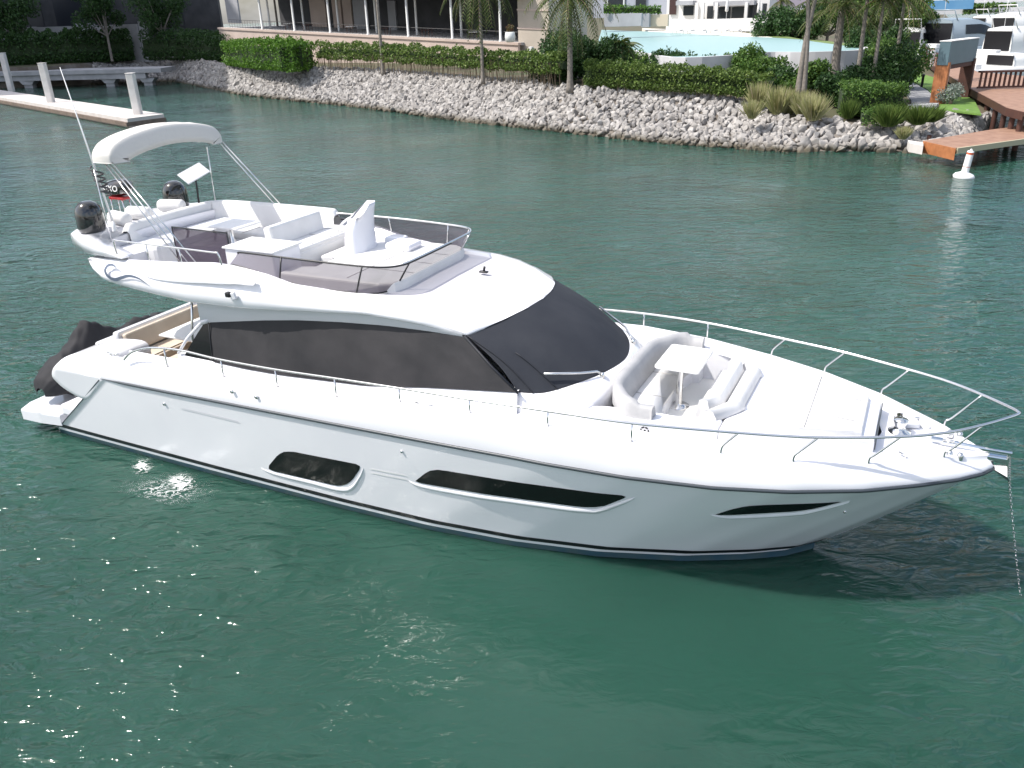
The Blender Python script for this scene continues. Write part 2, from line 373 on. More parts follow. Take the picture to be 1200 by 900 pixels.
# ---- deckhouse
LHX = [-7.95,-7.74,-7.42,-5.33,-3.8,-2.96,-1.67,-.4,.05,.62]; LHV = [1.80,1.92,2.0,2.0,1.97,1.91,1.85,1.73,1.65,1.62]
LZX = [-7.95,-7.74,-7.42,-7.03,-6.18,-5.33,-4.14,-2.96,-1.67,-.4,.05,.62]; LZV = [3.98,3.84,3.70,3.64,3.57,3.515,3.535,3.61,3.69,3.60,3.52,3.48]
HXB = [-5.9,-5.15,-4.4,-3.6,-1.8,-.93,-.6,.32,1.01]; HZB = [2.36,2.35,2.33,2.34,2.44,2.56,2.61,2.72,2.80]
HXT = [-5.9,-5.3,-3.9,-3.14,-2.25,-1.4,-.66,.03]; HZT = [2.75,3.08,3.30,3.40,3.48,3.52,3.52,3.50]
def build_house():
    for sg in (-1, 1):
        # white lower side (down to the side deck)
        rows = []
        for x in np.linspace(-6.05, 1.01, 40):
            zb = ip(x, HXB, HZB); base = dz(x)-.12
            xx = x
            rows.append([(xx, sg*1.66, 1.3), (xx, sg*1.90, base+.0), (xx, sg*1.895, base+.04), (xx, sg*1.86, zb-.03), (xx, sg*1.825, zb+.01), (xx, sg*1.70, zb+.02)])
        grid('deckhouse_side', rows, GEL, Y, True)
        # dark saloon glass seen at the aft end, covers over the rest
        def strip(name, x0, x1, off, m, n=46, ztop=None, x1t=None):
            rows = []
            for t in np.linspace(0, 1, n):
                xb = x0+(x1-x0)*t; xt = (x0 if name != 'saloon_window' else -5.32)+((x1t if x1t is not None else x1)-(x0 if name != 'saloon_window' else -5.32))*t
                zb = ip(xb, HXB, HZB); zt = ip(xt, HXT, HZT)
                yb = 1.84; yt = ip(xt, [-5.3,-2.2,-.6,.05], [1.74,1.72,1.65,1.63])
                row = []
                for k in range(9):
                    q = k/8
                    wr = .010*math.sin(xb*7+q*9)*math.sin(q*math.pi) + .006*math.sin(xb*19-q*5)*math.sin(q*math.pi)
                    if name == 'window_cover' and t > .86: wr += .018*math.sin((q*9+t*60))*math.sin(q*math.pi)*(t-.86)/.14
                    row.append((xb+(xt-xb)*q, sg*(yb+(yt-yb)*q+off+.02*math.sin(q*math.pi)+(wr if 'cover' in name else 0)), zb+(zt-zb)*q))
                rows.append(row)
            return grid(name, rows, m, Y, True)
        strip('saloon_window', -5.9, 1.0, 0, GLASSK, x1t=.03)
        c = strip('window_cover', -5.17, 1.02, .022, COVER, x1t=.03); tag(c, 'black mesh cover over the saloon side windows')
        # aft slanted glass frame
        tube('window_frame', [(-6.02, sg*1.86, 2.40), (-5.75, sg*1.83, 2.72), (-5.36, sg*1.77, 3.08), (-5.2, sg*1.76, 3.12)], .03, GEL, Y)
        bm = bmesh.new()
        add_tube(bm, [(1.03, sg*1.87, 2.80), (.55, sg*1.79, 3.13), (.04, sg*1.66, 3.50)], .022, 6)
        bm_obj('cover_seam', bm, SEAM, Y, True)
        tube('cover_seam', [(-5.17, sg*1.875, 2.37), (-5.17, sg*1.80, 3.1)], .010, SEAM, Y, 5)
build_house()
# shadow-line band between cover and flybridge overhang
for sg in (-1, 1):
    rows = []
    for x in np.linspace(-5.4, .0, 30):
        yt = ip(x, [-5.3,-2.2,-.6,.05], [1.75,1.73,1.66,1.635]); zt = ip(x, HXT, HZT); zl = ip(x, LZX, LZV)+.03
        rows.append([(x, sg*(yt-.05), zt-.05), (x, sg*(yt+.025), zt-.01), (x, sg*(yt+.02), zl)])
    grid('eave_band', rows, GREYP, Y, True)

WB = [(.99,1.80,2.78),(1.35,1.63,2.765),(1.72,1.12,2.79),(1.96,.6,2.80),(2.08,0,2.805)]
WT = [(.04,1.63,3.50),(.10,1.58,3.505),(.34,1.12,3.59),(.54,.6,3.65),(.62,0,3.67)]
def ws_curve(C): 
    full = [(a,-b,c) for a,b,c in C]+[(a,b,c) for a,b,c in reversed(C[:-1])]
    return crv(full, 8)
def build_ws():
    B = ws_curve(WB); T = ws_curve(WT); rows = []
    n = len(B)
    for i, (b, t) in enumerate(zip(B, T)):
        row = []
        for k in range(13):
            q = k/12; v = b.lerp(t, q); v = v+Vector((.06, 0, .05))*math.sin(q*math.pi)
            v.x += .006*math.sin(i*.9+q*7)*math.sin(q*math.pi)
            row.append(v)
        rows.append(row)
    o = grid('windshield_cover', rows, COVERB, Y, True); tag(o, 'blue-black fabric cover over the windshield')
    for f0 in (5, 11):     # folded flaps near the starboard pillar
        bm = bmesh.new()
        add_tube(bm, [rows[f0][k]+Vector((.012,-.012,.012)) for k in range(0 if f0 == 5 else 0, 13 if f0 == 5 else 8)], .009, 5)
        bm_obj('cover_seam', bm, SEAM, Y, True)
    # coaming under the windshield, falling to the foredeck
    low = [(a, -b, c) for a, b, c in [(.97,1.86,2.43),(1.45,1.80,2.46),(2.02,1.30,2.56),(2.16,.66,2.63),(2.22,0,2.64)]]
    low = low+[(a, -b, c) for a, b, c in reversed(low[:-1])]
    Lc = crv(low, 8); rows2 = []
    for b, l in zip(B, Lc):
        ou = (b-Vector((.9, 0, b.z))); rows2.append([b-Vector((.04,0,.03)), b+Vector((.015,0,-.004)), b.lerp(l, .35)+Vector((.0,0,.035)), b.lerp(l, .8)+Vector((0,0,.01)), l, l-Vector((0,0,.3))])
    grid('windshield_coaming', rows2, GEL, Y, True)
build_ws()
def wiper(sg):
    root = tube('wiper_arm', [(1.96, sg*.77, 2.83), (1.90, sg*.83, 2.88), (1.72, sg*1.1, 2.93), (1.30 if sg < 0 else 1.1, sg*1.52 if sg<0 else sg*1.45, 3.02 if sg<0 else 3.12)], .02, CHROME, Y)
    lathe('wiper_pivot', (1.97, sg*.77, 2.76), [(.04,0),(.04,.06),(.025,.09),(0,.09)], CHROME, root, 10)
wiper(-1); wiper(1)

# ---- foredeck trunk with sunken seating well
def tz(x): return ip(x, [1.7,2.2,2.7,4.2,5.2,6.0], [2.46,2.54,2.59,2.57,2.52,2.44])
def tw(x): return ip(x, TX, THW)
def trunk():
    for sg in (-1, 1):
        bm = bmesh.new()
        xs = list(np.linspace(1.75, 3.95, 11))
        poly = [(x, sg*tw(x), tz(x)) for x in xs]+[(x, sg*(1.30 if x < 3.6 else 1.12), tz(x)) for x in reversed(xs)]
        add_prism(bm, poly if sg < 0 else list(reversed(poly)), 2.1, 2.6, .05)
        bm_obj('seat_coaming', bm, GEL, Y, False)
    # forward sunpad base
    xs = list(np.linspace(3.96, 5.98, 14)); poly = [(x, -tw(x), tz(x)-.02) for x in xs]+[(x, tw(x), tz(x)-.02) for x in reversed(xs)]
    prism('foredeck_trunk', poly, 2.1, 2.5, GEL, Y, .03)
    xs = list(np.linspace(4.30, 5.80, 12)); poly = [(x, -tw(x)+.16, tz(x)+.055) for x in xs]+[(x, tw(x)-.16, tz(x)+.055) for x in reversed(xs)]
    p = prism('sunpad', poly, 2.3, 2.6, UPH, Y, .03)
    prism('well_floor', [(2.1,-1.3),(3.97,-1.3),(3.97,1.3),(2.1,1.3)], 2.0, 2.10, DECK, Y)
    prism('hatch_rim', [(5.985,-.70),(6.005,-.68),(6.005,.68),(5.985,.70)], 2.28, 2.405, RUBR, Y)
trunk()
def usofa():
    # seat (U), backrest (U) -- grey inside face
    outer = [(3.10,-1.36),(2.66,-1.36),(2.34,-.92),(2.34,.92),(2.66,1.36),(3.10,1.36)]
    inner = [(3.10,-1.05),(2.98,-.98),(2.92,-.70),(2.92,.70),(2.98,.98),(3.10,1.05)]
    prism('seat_cushion', [(a,b) for a,b in outer]+[(a,b) for a,b in reversed(inner)], 2.34, 2.45, UPH, Y, .03, True)
    prism('seat_base', [(a,b) for a,b in outer]+[(a-.02,b*1.02) for a,b in reversed(inner)], 2.05, 2.335, GEL, Y)
    rows = []
    path = crv([(3.02,-1.50,0),(2.66,-1.47,0),(2.42,-1.2,0),(2.26,-.85,0),(2.24,0,0),(2.26,.85,0),(2.42,1.2,0),(2.66,1.47,0),(3.02,1.50,0)], 6)
    for i, v in enumerate(path):
        t = (path[min(i+1, len(path)-1)]-path[max(i-1, 0)]).normalized(); nrm = Vector((-t.y, t.x, 0))
        if nrm.dot(Vector((3.0,0,0))-v) < 0: nrm = -nrm
        h = 2.80 if 4 < i < len(path)-5 else 2.74
        rows.append([(v-nrm*.07)+Vector((0,0,2.5)), (v-nrm*.07)+Vector((0,0,h)), (v-nrm*.02)+Vector((0,0,h+.03)), (v+nrm*.06)+Vector((0,0,h+.02)), (v+nrm*.10)+Vector((0,0,h-.04)), (v+nrm*.20)+Vector((0,0,2.46)), (v+nrm*.16)+Vector((0,0,2.42))])
    o = grid('sofa_backrest', rows, GREYUPH, Y, True, cap=True); tag(o, 'grey upholstered U-shaped backrest on the foredeck')
    pd = lathe('table_pedestal', (3.0, .04, 2.10), [(.17,0),(.165,.02),(.07,.035),(.055,.06),(.055,.36),(.045,.38),(.045,.62)], CHROME, Y)
    prism('foredeck_table', [(2.62,-.02),(3.28,-.02),(3.30,.0),(3.30,.98),(3.26,1.02),(2.62,1.02),(2.58,.98),(2.58,.02)], 2.725, 2.775, WHITE, Y, .015)
usofa()
def ridges():
    # forward bench facing aft and sunpad headrests
    prism('forward_bench', [(3.44,-1.0,2.44),(3.80,-1.05,2.44),(3.80,1.05,2.44),(3.44,1.0,2.44)], 2.05, 2.44, UPH, Y, .04, True)
    for nm, base, zt in (('bench_backrest', [(3.62,-1.02),(3.80,-.95),(3.84,0),(3.80,.95),(3.62,1.02)], 2.77), ):
        rows = []
        for (x, y) in [(3.66,-.98),(3.78,-.72),(3.80,-.7),(3.82,.68),(3.80,.72),(3.72,.98)]:
            rows.append([(x-.16, y, 2.42), (x-.10, y, zt-.02), (x-.05, y, zt), (x+.02, y, zt-.015), (x+.06, y, 2.60), (x+.07, y, 2.50)])
        grid(nm, rows, UPH, Y, True, cap=True)
    rows = []
    for (x, y) in crv([(3.82,-1.20,0),(4.10,-.76,0),(4.13,-.62,0),(4.14,-.58,0),(4.12,0,0),(4.14,.58,0),(4.13,.66,0),(3.98,1.10,0)], 3) and [(3.82,-1.22),(4.06,-.80),(4.12,-.66),(4.09,-.60),(4.10,.60),(4.12,.66),(4.0,.95)]:
        rows.append([(x-.20, y, 2.57), (x-.16, y, 2.68), (x-.06, y, 2.715), (x+.0, y, 2.70), (x+.05, y, 2.61), (x+.055, y, 2.56)])
    grid('sunpad_headrest', rows, UPH, Y, True, cap=True)
    prism('pad_ramp', [(3.88,-1.0,2.60),(4.0,-1.0,2.60),(4.0,1.0,2.60),(3.88,1.0,2.60)], 2.4, 2.6, UPH, Y, .02)
ridges()
# locker vent on the starboard coaming: a ring of dark slots
bm = bmesh.new()
for k in range(6):
    a = k*math.pi/3; add_box(bm, (2.95+.055*math.cos(a), -1.655, 2.44+.055*math.sin(a)), (.045,.012,.022), 0, ry=-a+math.pi/2)
add_box(bm, (2.95,-1.655,2.44), (.03,.012,.03)); bm_obj('locker_vent', bm, BLACK, Y)

# ---- bow gear
def cleat(x, y, z, rz=0):
    bm = bmesh.new()
    for d in (-.06, .06): add_tube(bm, [(d,0,0),(d,0,.05)], .014, 8)
    add_tube(bm, [(-.16,0,.065),(-.07,0,.052),(.07,0,.052),(.16,0,.065)], [.010,.018,.018,.010], 8)
    bmesh.ops.transform(bm, matrix=Matrix.Translation((x,y,z)) @ Matrix.Rotation(rz,4,'Z'), verts=bm.verts)
    bm_obj('mooring_cleat', bm, CHROME, Y, True)
for a in ((6.45,-.66,dz(6.45)-.10,-.5),(6.45,.66,dz(6.45)-.10,.5),(-.5,-2.12,2.39,0),(-.5,2.12,2.39,0),(-7.6,-2.05,2.17,0)): cleat(*a)
bm = bmesh.new(); add_lathe(bm, (6.28,.14,2.2), [(.16,0),(.16,.05),(.09,.07),(.07,.13),(.10,.2),(.10,.23),(0,.24)], 16)
add_tube(bm, [(6.28,.14,2.33),(6.25,.42,2.33)], .075, 12); bm_obj('windlass', bm, CHROME, Y, True)
for yy in (.55, -.55):
    lathe('bow_light' if yy > 0 else 'fairlead', (6.95, yy*.62, 2.19), [(.05,0),(.05,.05),(.03,.10),(0,.11)], CHROME, Y, 12)
    lathe('fairlead', (7.08, yy*.62, 2.18), [(.045,0),(.045,.07),(.03,.10),(0,.10)], CHROME, Y, 12)
for k, (x, y) in enumerate([(6.42,.62),(6.62,.50),(6.22,.80)]): lathe('deck_filler', (x, y, dz(x)-.10), [(.07,0),(.07,.03),(.055,.07),(0,.08)], WHITE, Y, 12)
box('anchor_locker', (6.35,.42,2.27), (.34,.26,.10), GREYP, Y, .03, rz=.4); 
box('chain_stopper', (6.78,.02,2.26), (.16,.1,.05), CHROME, Y, .012)
bm = bmesh.new(); add_box(bm, (7.28, 0, 2.235), (.9,.05,.05), .01); add_box(bm, (7.52,0,2.13), (.34,.10,.09), .02)
bm_obj('bow_roller', bm, CHROME, Y)
bm = bmesh.new()
add_tube(bm, [(7.0,0,2.275),(7.69,0,2.23)], .022, 8)      # shank
v = [bm.verts.new(p) for p in [(7.45,0,2.0),(7.72,-.13,1.93),(7.80,0,1.78),(7.72,.13,1.93),(7.70,0,2.06)]]
for f in ((0,1,4),(0,4,3),(1,2,4),(4,2,3),(0,2,1),(0,3,2)): bm.faces.new([v[i] for i in f])
add_tube(bm, [(7.69,0,2.24),(7.70,0,2.0)], .02, 8); bm_obj('anchor', bm, CHROME, Y)
# chain links down to the water
bm = bmesh.new(); ch = crv([(7.70,0,2.2),(7.74,0,2.0),(7.80,0,1.7),(7.98,-.02,1.0),(8.25,-.05,.0),(8.4,-.07,-.4)], 14)
for i in range(0, len(ch)-1):
    p = ch[i]; d = (ch[i+1]-ch[i]).normalized(); a = Vector((0,1,0)) if i % 2 else d.cross(Vector((0,1,0))).normalized()
    ring = [p+d*(.030*math.cos(t))+a*(.015*math.sin(t)) for t in np.linspace(0, 2*math.pi, 9)[:-1]]
    add_tube(bm, ring, .0055, 5, True)
bm_obj('anchor_chain', bm, CHROME, Y, True)
tube('chain_on_deck', [(6.86,.02,2.28),(7.05,.01,2.28)], .015, CHROME, Y)

# ---- handrails
railS = [(-7.12,2.20,2.22),(-6.85,2.2,2.42),(-6.35,2.2,2.58),(-5.59,2.2,2.65),(-4.68,2.21,2.62),(-3.39,2.22,2.63),(-2.14,2.24,2.68),(-.9,2.25,2.72),(.40,2.27,2.76),(1.69,2.27,2.80),(2.92,2.18,2.80),(4.32,1.89,2.79),(5.31,1.62,2.79),(6.29,1.21,2.80),(6.85,.88,2.82),(7.27,.51,2.84),(7.62,.13,2.86),(7.70,0,2.86)]
for sg in (-1, 1):
    tube('handrail', crv([(a, sg*b, c) for a, b, c in railS], 6), .021, CHROME, Y)
def stan(name, pts, r=.0155): tube(name, pts, r, CHROME, Y)
for sg in (-1, 1):
    for (x, y) in ((-6.05,2.14),(-4.62,2.19),(-3.39,2.2),(-2.12,2.23),(-.86,2.25),(.41,2.27),(1.69,2.27),(2.92,2.18)):
        zt = ip(x, [a for a,b,c in railS], [c for a,b,c in railS]); stan('stanchion', [(x, sg*y, dz(x)-.02), (x, sg*(y+.0), zt)])
    for (x, y, z, xt, yt, zt) in ((4.11,1.92,2.44,4.32,1.89,2.79),(5.03,1.66,2.38,5.31,1.62,2.79),(5.95,1.21,2.32,6.29,1.21,2.80),(6.87,.52,2.26,7.27,.51,2.84)):
        stan('stanchion', crv([(x, sg*y, z), (x+.01, sg*y, z+.09), (x+(xt-x)*.22, sg*(y*.85+yt*.15), z+.16), (xt, sg*yt, zt)], 5))

# ---- hull windows and small fittings on the starboard and port sides
def hull_patch(name, outline, off, m, n=26):
    """outline: list of (x,z) closed; split in columns between its upper and lower edge."""
    xs = [p[0] for p in outline]; x0, x1 = min(xs), max(xs)
    def cross(x):
        zs = []
        for (a, za), (b, zb) in zip(outline, outline[1:]+outline[:1]):
            if (a-x)*(b-x) <= 0 and a != b: zs.append(za+(zb-za)*(x-a)/(b-a))
        return min(zs), max(zs)
    for sg in (-1, 1):
        rows = []
        for t in np.linspace(0, 1, n):
            t = .5-.5*math.cos(t*math.pi); x = x0+(x1-x0)*min(max(t, .0008), .9992); a, b = cross(x)
            rows.append([(x, sg*(hull_y(x, a+(b-a)*k/5)+off), a+(b-a)*k/5) for k in range(6)])
        grid(name, rows, m, Y, True)
def lip(name, line, w=.045, off=.024):
    for sg in (-1, 1):
        rows = []
        L_ = crv([(a, 0, b) for a, b in line], 8)
        for i, v in enumerate(L_):
            k = math.sin(math.pi*min(1, max(.0, i/(len(L_)-1))))**.4 if 0 < i < len(L_)-1 else .02
            rows.append([(v.x, sg*(hull_y(v.x, v.z+.01)+.004), v.z+.012), (v.x, sg*(hull_y(v.x, v.z)+.004+off*k), v.z-.030*k), (v.x, sg*(hull_y(v.x, v.z-w)+.012*k+.002), v.z-w*1.2*k-.012), (v.x, sg*(hull_y(v.x, v.z-w*1.5)-.004), v.z-w*1.9*k-.014)])
        grid(name, rows, GEL, Y, True)
w1 = [(-3.96,.53),(-3.93,.61),(-3.62,.93),(-3.45,1.03),(-3.25,1.08),(-1.86,1.14),(-1.80,1.11),(-1.82,1.04),(-2.05,.74),(-2.25,.58),(-2.45,.53),(-3.85,.50)]
w2 = [(-.72,1.06),(-.5,1.27),(-.35,1.38),(-.2,1.42),(2.80,1.595),(2.85,1.57),(2.82,1.53),(2.5,1.29),(2.3,1.215),(2.1,1.20),(-.62,1.04)]
w3 = [(4.07,1.335),(4.3,1.5),(4.5,1.605),(4.7,1.64),(5.66,1.70),(5.70,1.69),(5.30,1.50),(5.1,1.455),(4.15,1.33)]
for q in (w1, w2, w3): hull_patch('hull_window', q, .006, GLASSK)
lip('window_ledge', [(-4.15,.50),(-3.8,.47),(-3.0,.49),(-2.4,.495),(-2.1,.60),(-1.85,.90),(-1.74,1.08)])
lip('window_ledge', [(-.85,1.04),(-.5,1.0),(1,1.09),(2.15,1.16),(2.4,1.20),(2.75,1.42),(2.98,1.58)])
lip('window_ledge', [(4.0,1.33),(4.3,1.30),(5.1,1.41),(5.3,1.46),(5.7,1.64),(5.8,1.70)],   .035, .016)
hull_patch('hull_vent', [(-5.8,1.445),(-5.79,1.49),(-4.37,1.485),(-4.34,1.44)], .006, GREYP, 8)
for zz in (1.115, 1.03):
    hull_patch('hull_groove', [(-1.62,zz-.02),(-1.6,zz+.005),(-.87,zz+.035),(-.85,zz+.01)], .007, WHITE, 6)
def dot(name, x, z, yoff=0, r=.03):
    for sg in (-1, 1):
        y = (hull_y(x, z) if z < ip(x, RZX, RZ) else 2.33)+.004
        bm = bmesh.new(); add_tube(bm, [(x, sg*(y-.01), z), (x, sg*(y+.02), z)], r, 10); bm_obj(name, bm, CHROME, Y, True)
dot('hull_fitting', -6.22, 1.48); dot('hull_fitting', -.86, 1.63, r=.022); dot('hull_fitting', 5.75, 1.36, r=.02)
dot('fuel_cap', -4.33, 2.10, r=.035); dot('fuel_cap', -3.78, 2.09, r=.035)

# ================================================================== FLYBRIDGE
THX = [-8,-5.6,-4.4,-3.2,-2.27,-1.6,-1.0,-.3,.62]; THV = [1.80,1.80,1.79,1.73,1.62,1.50,1.44,1.34,1.10]
TZX = [-8,-6.95,-5.6,-4.8,-4.4,-3.67,-3.15,-2.3,-1.6,-1.0,-.3,.2,.62]; TZV = [4.03,4.09,4.17,4.24,4.23,4.13,4.01,3.95,3.93,3.91,3.86,3.78,3.62]
def warp(x, y): 
    wgt = min(1, max(0, (x+1.0)/1.62))
    return x-wgt*.57*(abs(y)/1.62)**2
def fly_half(X):
    lh = ip(X, LHX, LHV); lz = ip(X, LZX, LZV); th = ip(X, THX, THV); tzv = ip(X, TZX, TZV)
    e = min(1, max(0, (X+8.0)/.5)); g = min(1, max(0, (X+1.7)/.1)) # g: closed roof
    nose = min(1, max(0, (X+.35)/.97))
    fl = 3.62*(1-g)+(tzv-.02)*g
    pin = (.16)*(1-g)+.09*g; rec = .045 if X < .03 else 0
    H = lz; top = tzv
    cr = .07*(1-nose)
    pts = [(0, fl+(.05-rec)*g*(1-nose)), (th*.5, fl+(.04-rec)*g), (th-pin-.02, fl if g < .5 else tzv-rec), (th-pin, fl+.04 if g < .5 else tzv-.004-rec*.1), (th-.06, top-.01), (th-.02, top), (th+.05, top-.015),
           (th+(lh-th)*.45, top-(top-H)*.14), (th+(lh-th)*.72, top-(top-H)*.25), (lh-.035*(1-nose), top-(top-H)*.42), (lh+.0, top-(top-H)*.50), (lh+.03, top-(top-H)*.75), (lh+.015, H+.03), (lh-.02, H), (lh-.25, H+.02), (0, H+.04)]
    if X > .3:
        pass
    return [(warp(X, y), y, z) for y, z in pts]
def build_fly():
    Xs = sorted(set([round(v, 3) for v in list(np.linspace(-7.95, -1.72, 52))+list(np.linspace(-1.6, .4, 18))+[.48,.55,.60,.62]]))
    rows = []
    for i, X in enumerate(Xs):
        h = fly_half(X)
        if X >= .6:   # pull the nose together into a rounded lip
            zc = [p[2] for p in h]; k = (X-.58)/.04*.5
        rows.append([(x, -y, z) for x, y, z in reversed(h)][:-1] + [(x, y, z) for x, y, z in h])
    # close: drop nose edge
    last = [(x+.02, y, (z+ip(.62, LZX, LZV)*0+3.60)/2) for x, y, z in rows[-1]]
    n = len(rows[-1]); nose = []
    for (x, y, z) in rows[-1]:
        nose.append((x+.015, y*.998, 3.50+.16*(1-(abs(y)/1.62)**2)+.02))
    rows.append(nose)
    o = grid('flybridge_moulding', rows, GEL, Y, True, True)
    bm = bmesh.new(); bm.from_mesh(o.data); bm.verts.ensure_lookup_table()
    bm.faces.new([bm.verts[i] for i in range(n)]); bmesh.ops.recalc_face_normals(bm, faces=bm.faces); bm.to_mesh(o.data); bm.free()
    for p_ in o.data.polygons: p_.use_smooth = len(p_.vertices) == 4
build_fly()
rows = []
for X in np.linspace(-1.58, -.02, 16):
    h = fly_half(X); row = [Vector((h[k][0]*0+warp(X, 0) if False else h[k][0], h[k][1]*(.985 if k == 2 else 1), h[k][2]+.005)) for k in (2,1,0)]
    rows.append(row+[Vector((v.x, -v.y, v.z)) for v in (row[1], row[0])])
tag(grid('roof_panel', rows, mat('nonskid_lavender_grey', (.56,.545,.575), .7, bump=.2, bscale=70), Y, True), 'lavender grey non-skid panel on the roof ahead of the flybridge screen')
# recessed styling line on the flybridge side
for sg in (-1, 1):
    rows = []
    for x in np.linspace(-6.3, -3.75, 20):
        zc = ip(x, [-6.08,-4.83,-4.08,-3.7], [3.94,4.05,4.075,4.03]); k = math.sin(math.pi*(x+6.35)/2.65)**.5
        rows.append([(x, sg*(2.005+.02*k), zc-.12*k), (x, sg*(1.995+.035*k), zc-.06*k), (x, sg*(1.985+.01*k), zc-.01), (x, sg*1.93, zc+.02)])
    grid('side_moulding', rows, GEL, Y, True)
# aft wing platform
def wing():
    pl = [(-9.12,-.9,4.34),(-9.05,-1.15,4.34),(-8.85,-1.42,4.34),(-8.5,-1.62,4.36),(-8.05,-1.80,4.34),(-7.5,-1.88,4.26),(-6.93,-1.90,4.16),(-6.93,-1.62,4.16),(-7.75,-1.5,4.32),(-7.82,0,4.34)]
    full = pl+[(a, -b, c) for a, b, c in reversed(pl[:-1])]
    prism('aft_wing', full, 4.13, 4.3, GEL, Y, .03, True)
    prism('wing_keel', [(-8.6,-1.35),(-7.0,-1.72),(-7.0,1.72),(-8.6,1.35)], 3.95, 4.125, GEL, Y)
wing()
DECKF = box('fly_step', (-7.5, 0, 3.7), (.5, 2.8, .12), GEL, Y, .03)
# inner coamings (aft and port)
path = crv([(-7.78,-.98,0),(-7.86,-.5,0),(-7.88,1.1,0),(-7.78,1.38,0),(-7.5,1.52,0),(-6.4,1.56,0),(-5.0,1.55,0),(-4.66,1.50,0)], 7)
rows = []
for i, v in enumerate(path):
    t = (path[min(i+1, len(path)-1)]-path[max(i-1, 0)]).normalized(); nm = Vector((-t.y, t.x, 0))  # outward (left of travel)
    e = min(1, i/3, (len(path)-1-i)/3); zt = 4.36+.12*e+.0*i
    rows.append([v+nm*.16+Vector((0,0,3.66)), v+nm*.13+Vector((0,0,zt-.06)), v+nm*.08+Vector((0,0,zt)), v+Vector((0,0,zt)), v-nm*.04+Vector((0,0,zt-.05)), v-nm*.10+Vector((0,0,3.64))])
grid('inner_coaming', rows, UPH, Y, True)
# L-shaped sofa seats and tables
box('lounge_seat', (-7.30, .15, 3.93), (.75, 2.1, .14), UPH, Y, .05); box('lounge_base', (-7.32, .15, 3.76), (.7, 2.05, .2), GEL, Y, .02)
box('lounge_seat', (-6.1, 1.13, 3.93), (1.6, .62, .14), UPH, Y, .05); box('lounge_base', (-6.1, 1.13, 3.76), (1.58, .6, .2), GEL, Y, .02)
box('fly_table', (-6.55, .50, 4.27), (1.0, .72, .045), WHITE, Y, .015); lathe('fly_table_leg', (-6.55,.5,3.63), [(.14,0),(.13,.02),(.04,.04),(.04,.62)], CHROME, Y)
box('companion_seat', (-5.35, 1.0, 3.98), (.5, .85, .62), UPH, Y, .06)
box('stair_cabinet', (-7.0, -1.05, 4.0), (.62, .5, .5), UPH, Y, .10)
# smoked guard panel beside the stairs
gt = prism('stair_guard', [(-6.32,-1.165),(-5.0,-1.19),(-5.0,-1.175),(-6.32,-1.15)], 3.70, 4.585, SMOKE, Y)
bm = bmesh.new(); add_tube(bm, [(-6.34,-1.16,3.66),(-6.34,-1.16,4.60),(-4.98,-1.185,4.60),(-4.98,-1.185,3.66)], .015, 6)
for x in (-6.02,-5.35): add_tube(bm, [(x,-1.14,4.60),(x+.02,-1.1,4.54),(x,-1.14,4.42)], .022, 6)
bm_obj('guard_frame', bm, BLACK, Y, True)
# stair well: dark opening and treads by the starboard aft corner
prism('stair_well', [(-6.4,-1.60),(-4.95,-1.60),(-4.95,-1.22),(-6.4,-1.22)], 3.625, 3.632, TEAK, Y)
# wet bar cabinet
box('wet_bar', (-4.36, -1.02, 4.0), (1.1, .72, .76), GEL, Y, .03); box('bar_lid', (-4.36, -1.02, 4.395), (1.16, .78, .035), WHITE, Y, .012)
# helm bench
box('helm_bench', (-4.30, .28, 3.92), (.85, 1.9, .58), UPH, Y, .05); box('bench_cushion', (-4.18, .28, 4.22), (.60, 1.86, .09), UPH, Y, .035)
bb = box('bench_back', (-4.52, .08, 4.42), (.17, 1.50, .40), GREYUPH if False else UPH, Y, .05, ry=R(-8))
# forward sunpad/dash moulding
pl = [(-3.75,-1.36),(-1.72,-1.32),(-1.50,-1.18),(-1.42,-.9),(-1.42,.9),(-1.50,1.18),(-1.72,1.32),(-3.75,1.30),(-3.75,-.2),(-3.3,-.25),(-3.3,-.9),(-3.75,-.95)]
prism('forward_sunpad', pl, 3.6, 4.06, UPH, Y, .05, False)
# helm console
rows = []
for k in range(9):
    t = k/8; z = 4.02+.86*t
    hw = .42-.10*t; yc = .42+.16*t; xc = -3.22+(-.05)*math.sin(t*3)+.02*t
    zt = z
    ring = []
    for a in np.linspace(-math.pi/2, math.pi/2, 11):
        yy = yc+hw*math.sin(a); xx = xc-.02+.16*math.cos(a)*(1-.35*t)
        z2 = z if t < .95 else z-.16*max(0, (yc-yy)/hw)
        ring.append((xx, yy, z2-(.10*max(0,(yc-yy)/hw) if t > .7 else 0)))
    ring += [(xc-.16, yc+hw*.9, ring[-1][2]-.0), (xc-.16, yc-hw*.9, ring[0][2])]
    rows.append(ring)
hc = grid('helm_console', rows, GEL, Y, True, True)
bm = bmesh.new(); bm.from_mesh(hc.data); bm.verts.ensure_lookup_table(); nc = len(rows[0]); bm.faces.new([bm.verts[8*nc+i] for i in range(nc)]); bm.to_mesh(hc.data); bm.free()
cc = Vector((-3.58, .42, 4.50)); ax = Vector((-.75, 0, .66)).normalized(); e1 = Vector((0,1,0)); e2 = ax.cross(e1)
tube('steering_wheel', [cc+(e1*math.cos(t)+e2*math.sin(t))*.19 for t in np.linspace(0, 2*math.pi, 25)[:-1]], .022, WHITE, Y, 8, True)
box('dash_pod', (-2.55, .75, 4.12), (.55, .5, .16), GEL, Y, .07); box('dash_pod', (-2.9, 1.05, 4.10), (.4, .3, .2), GEL, Y, .06)
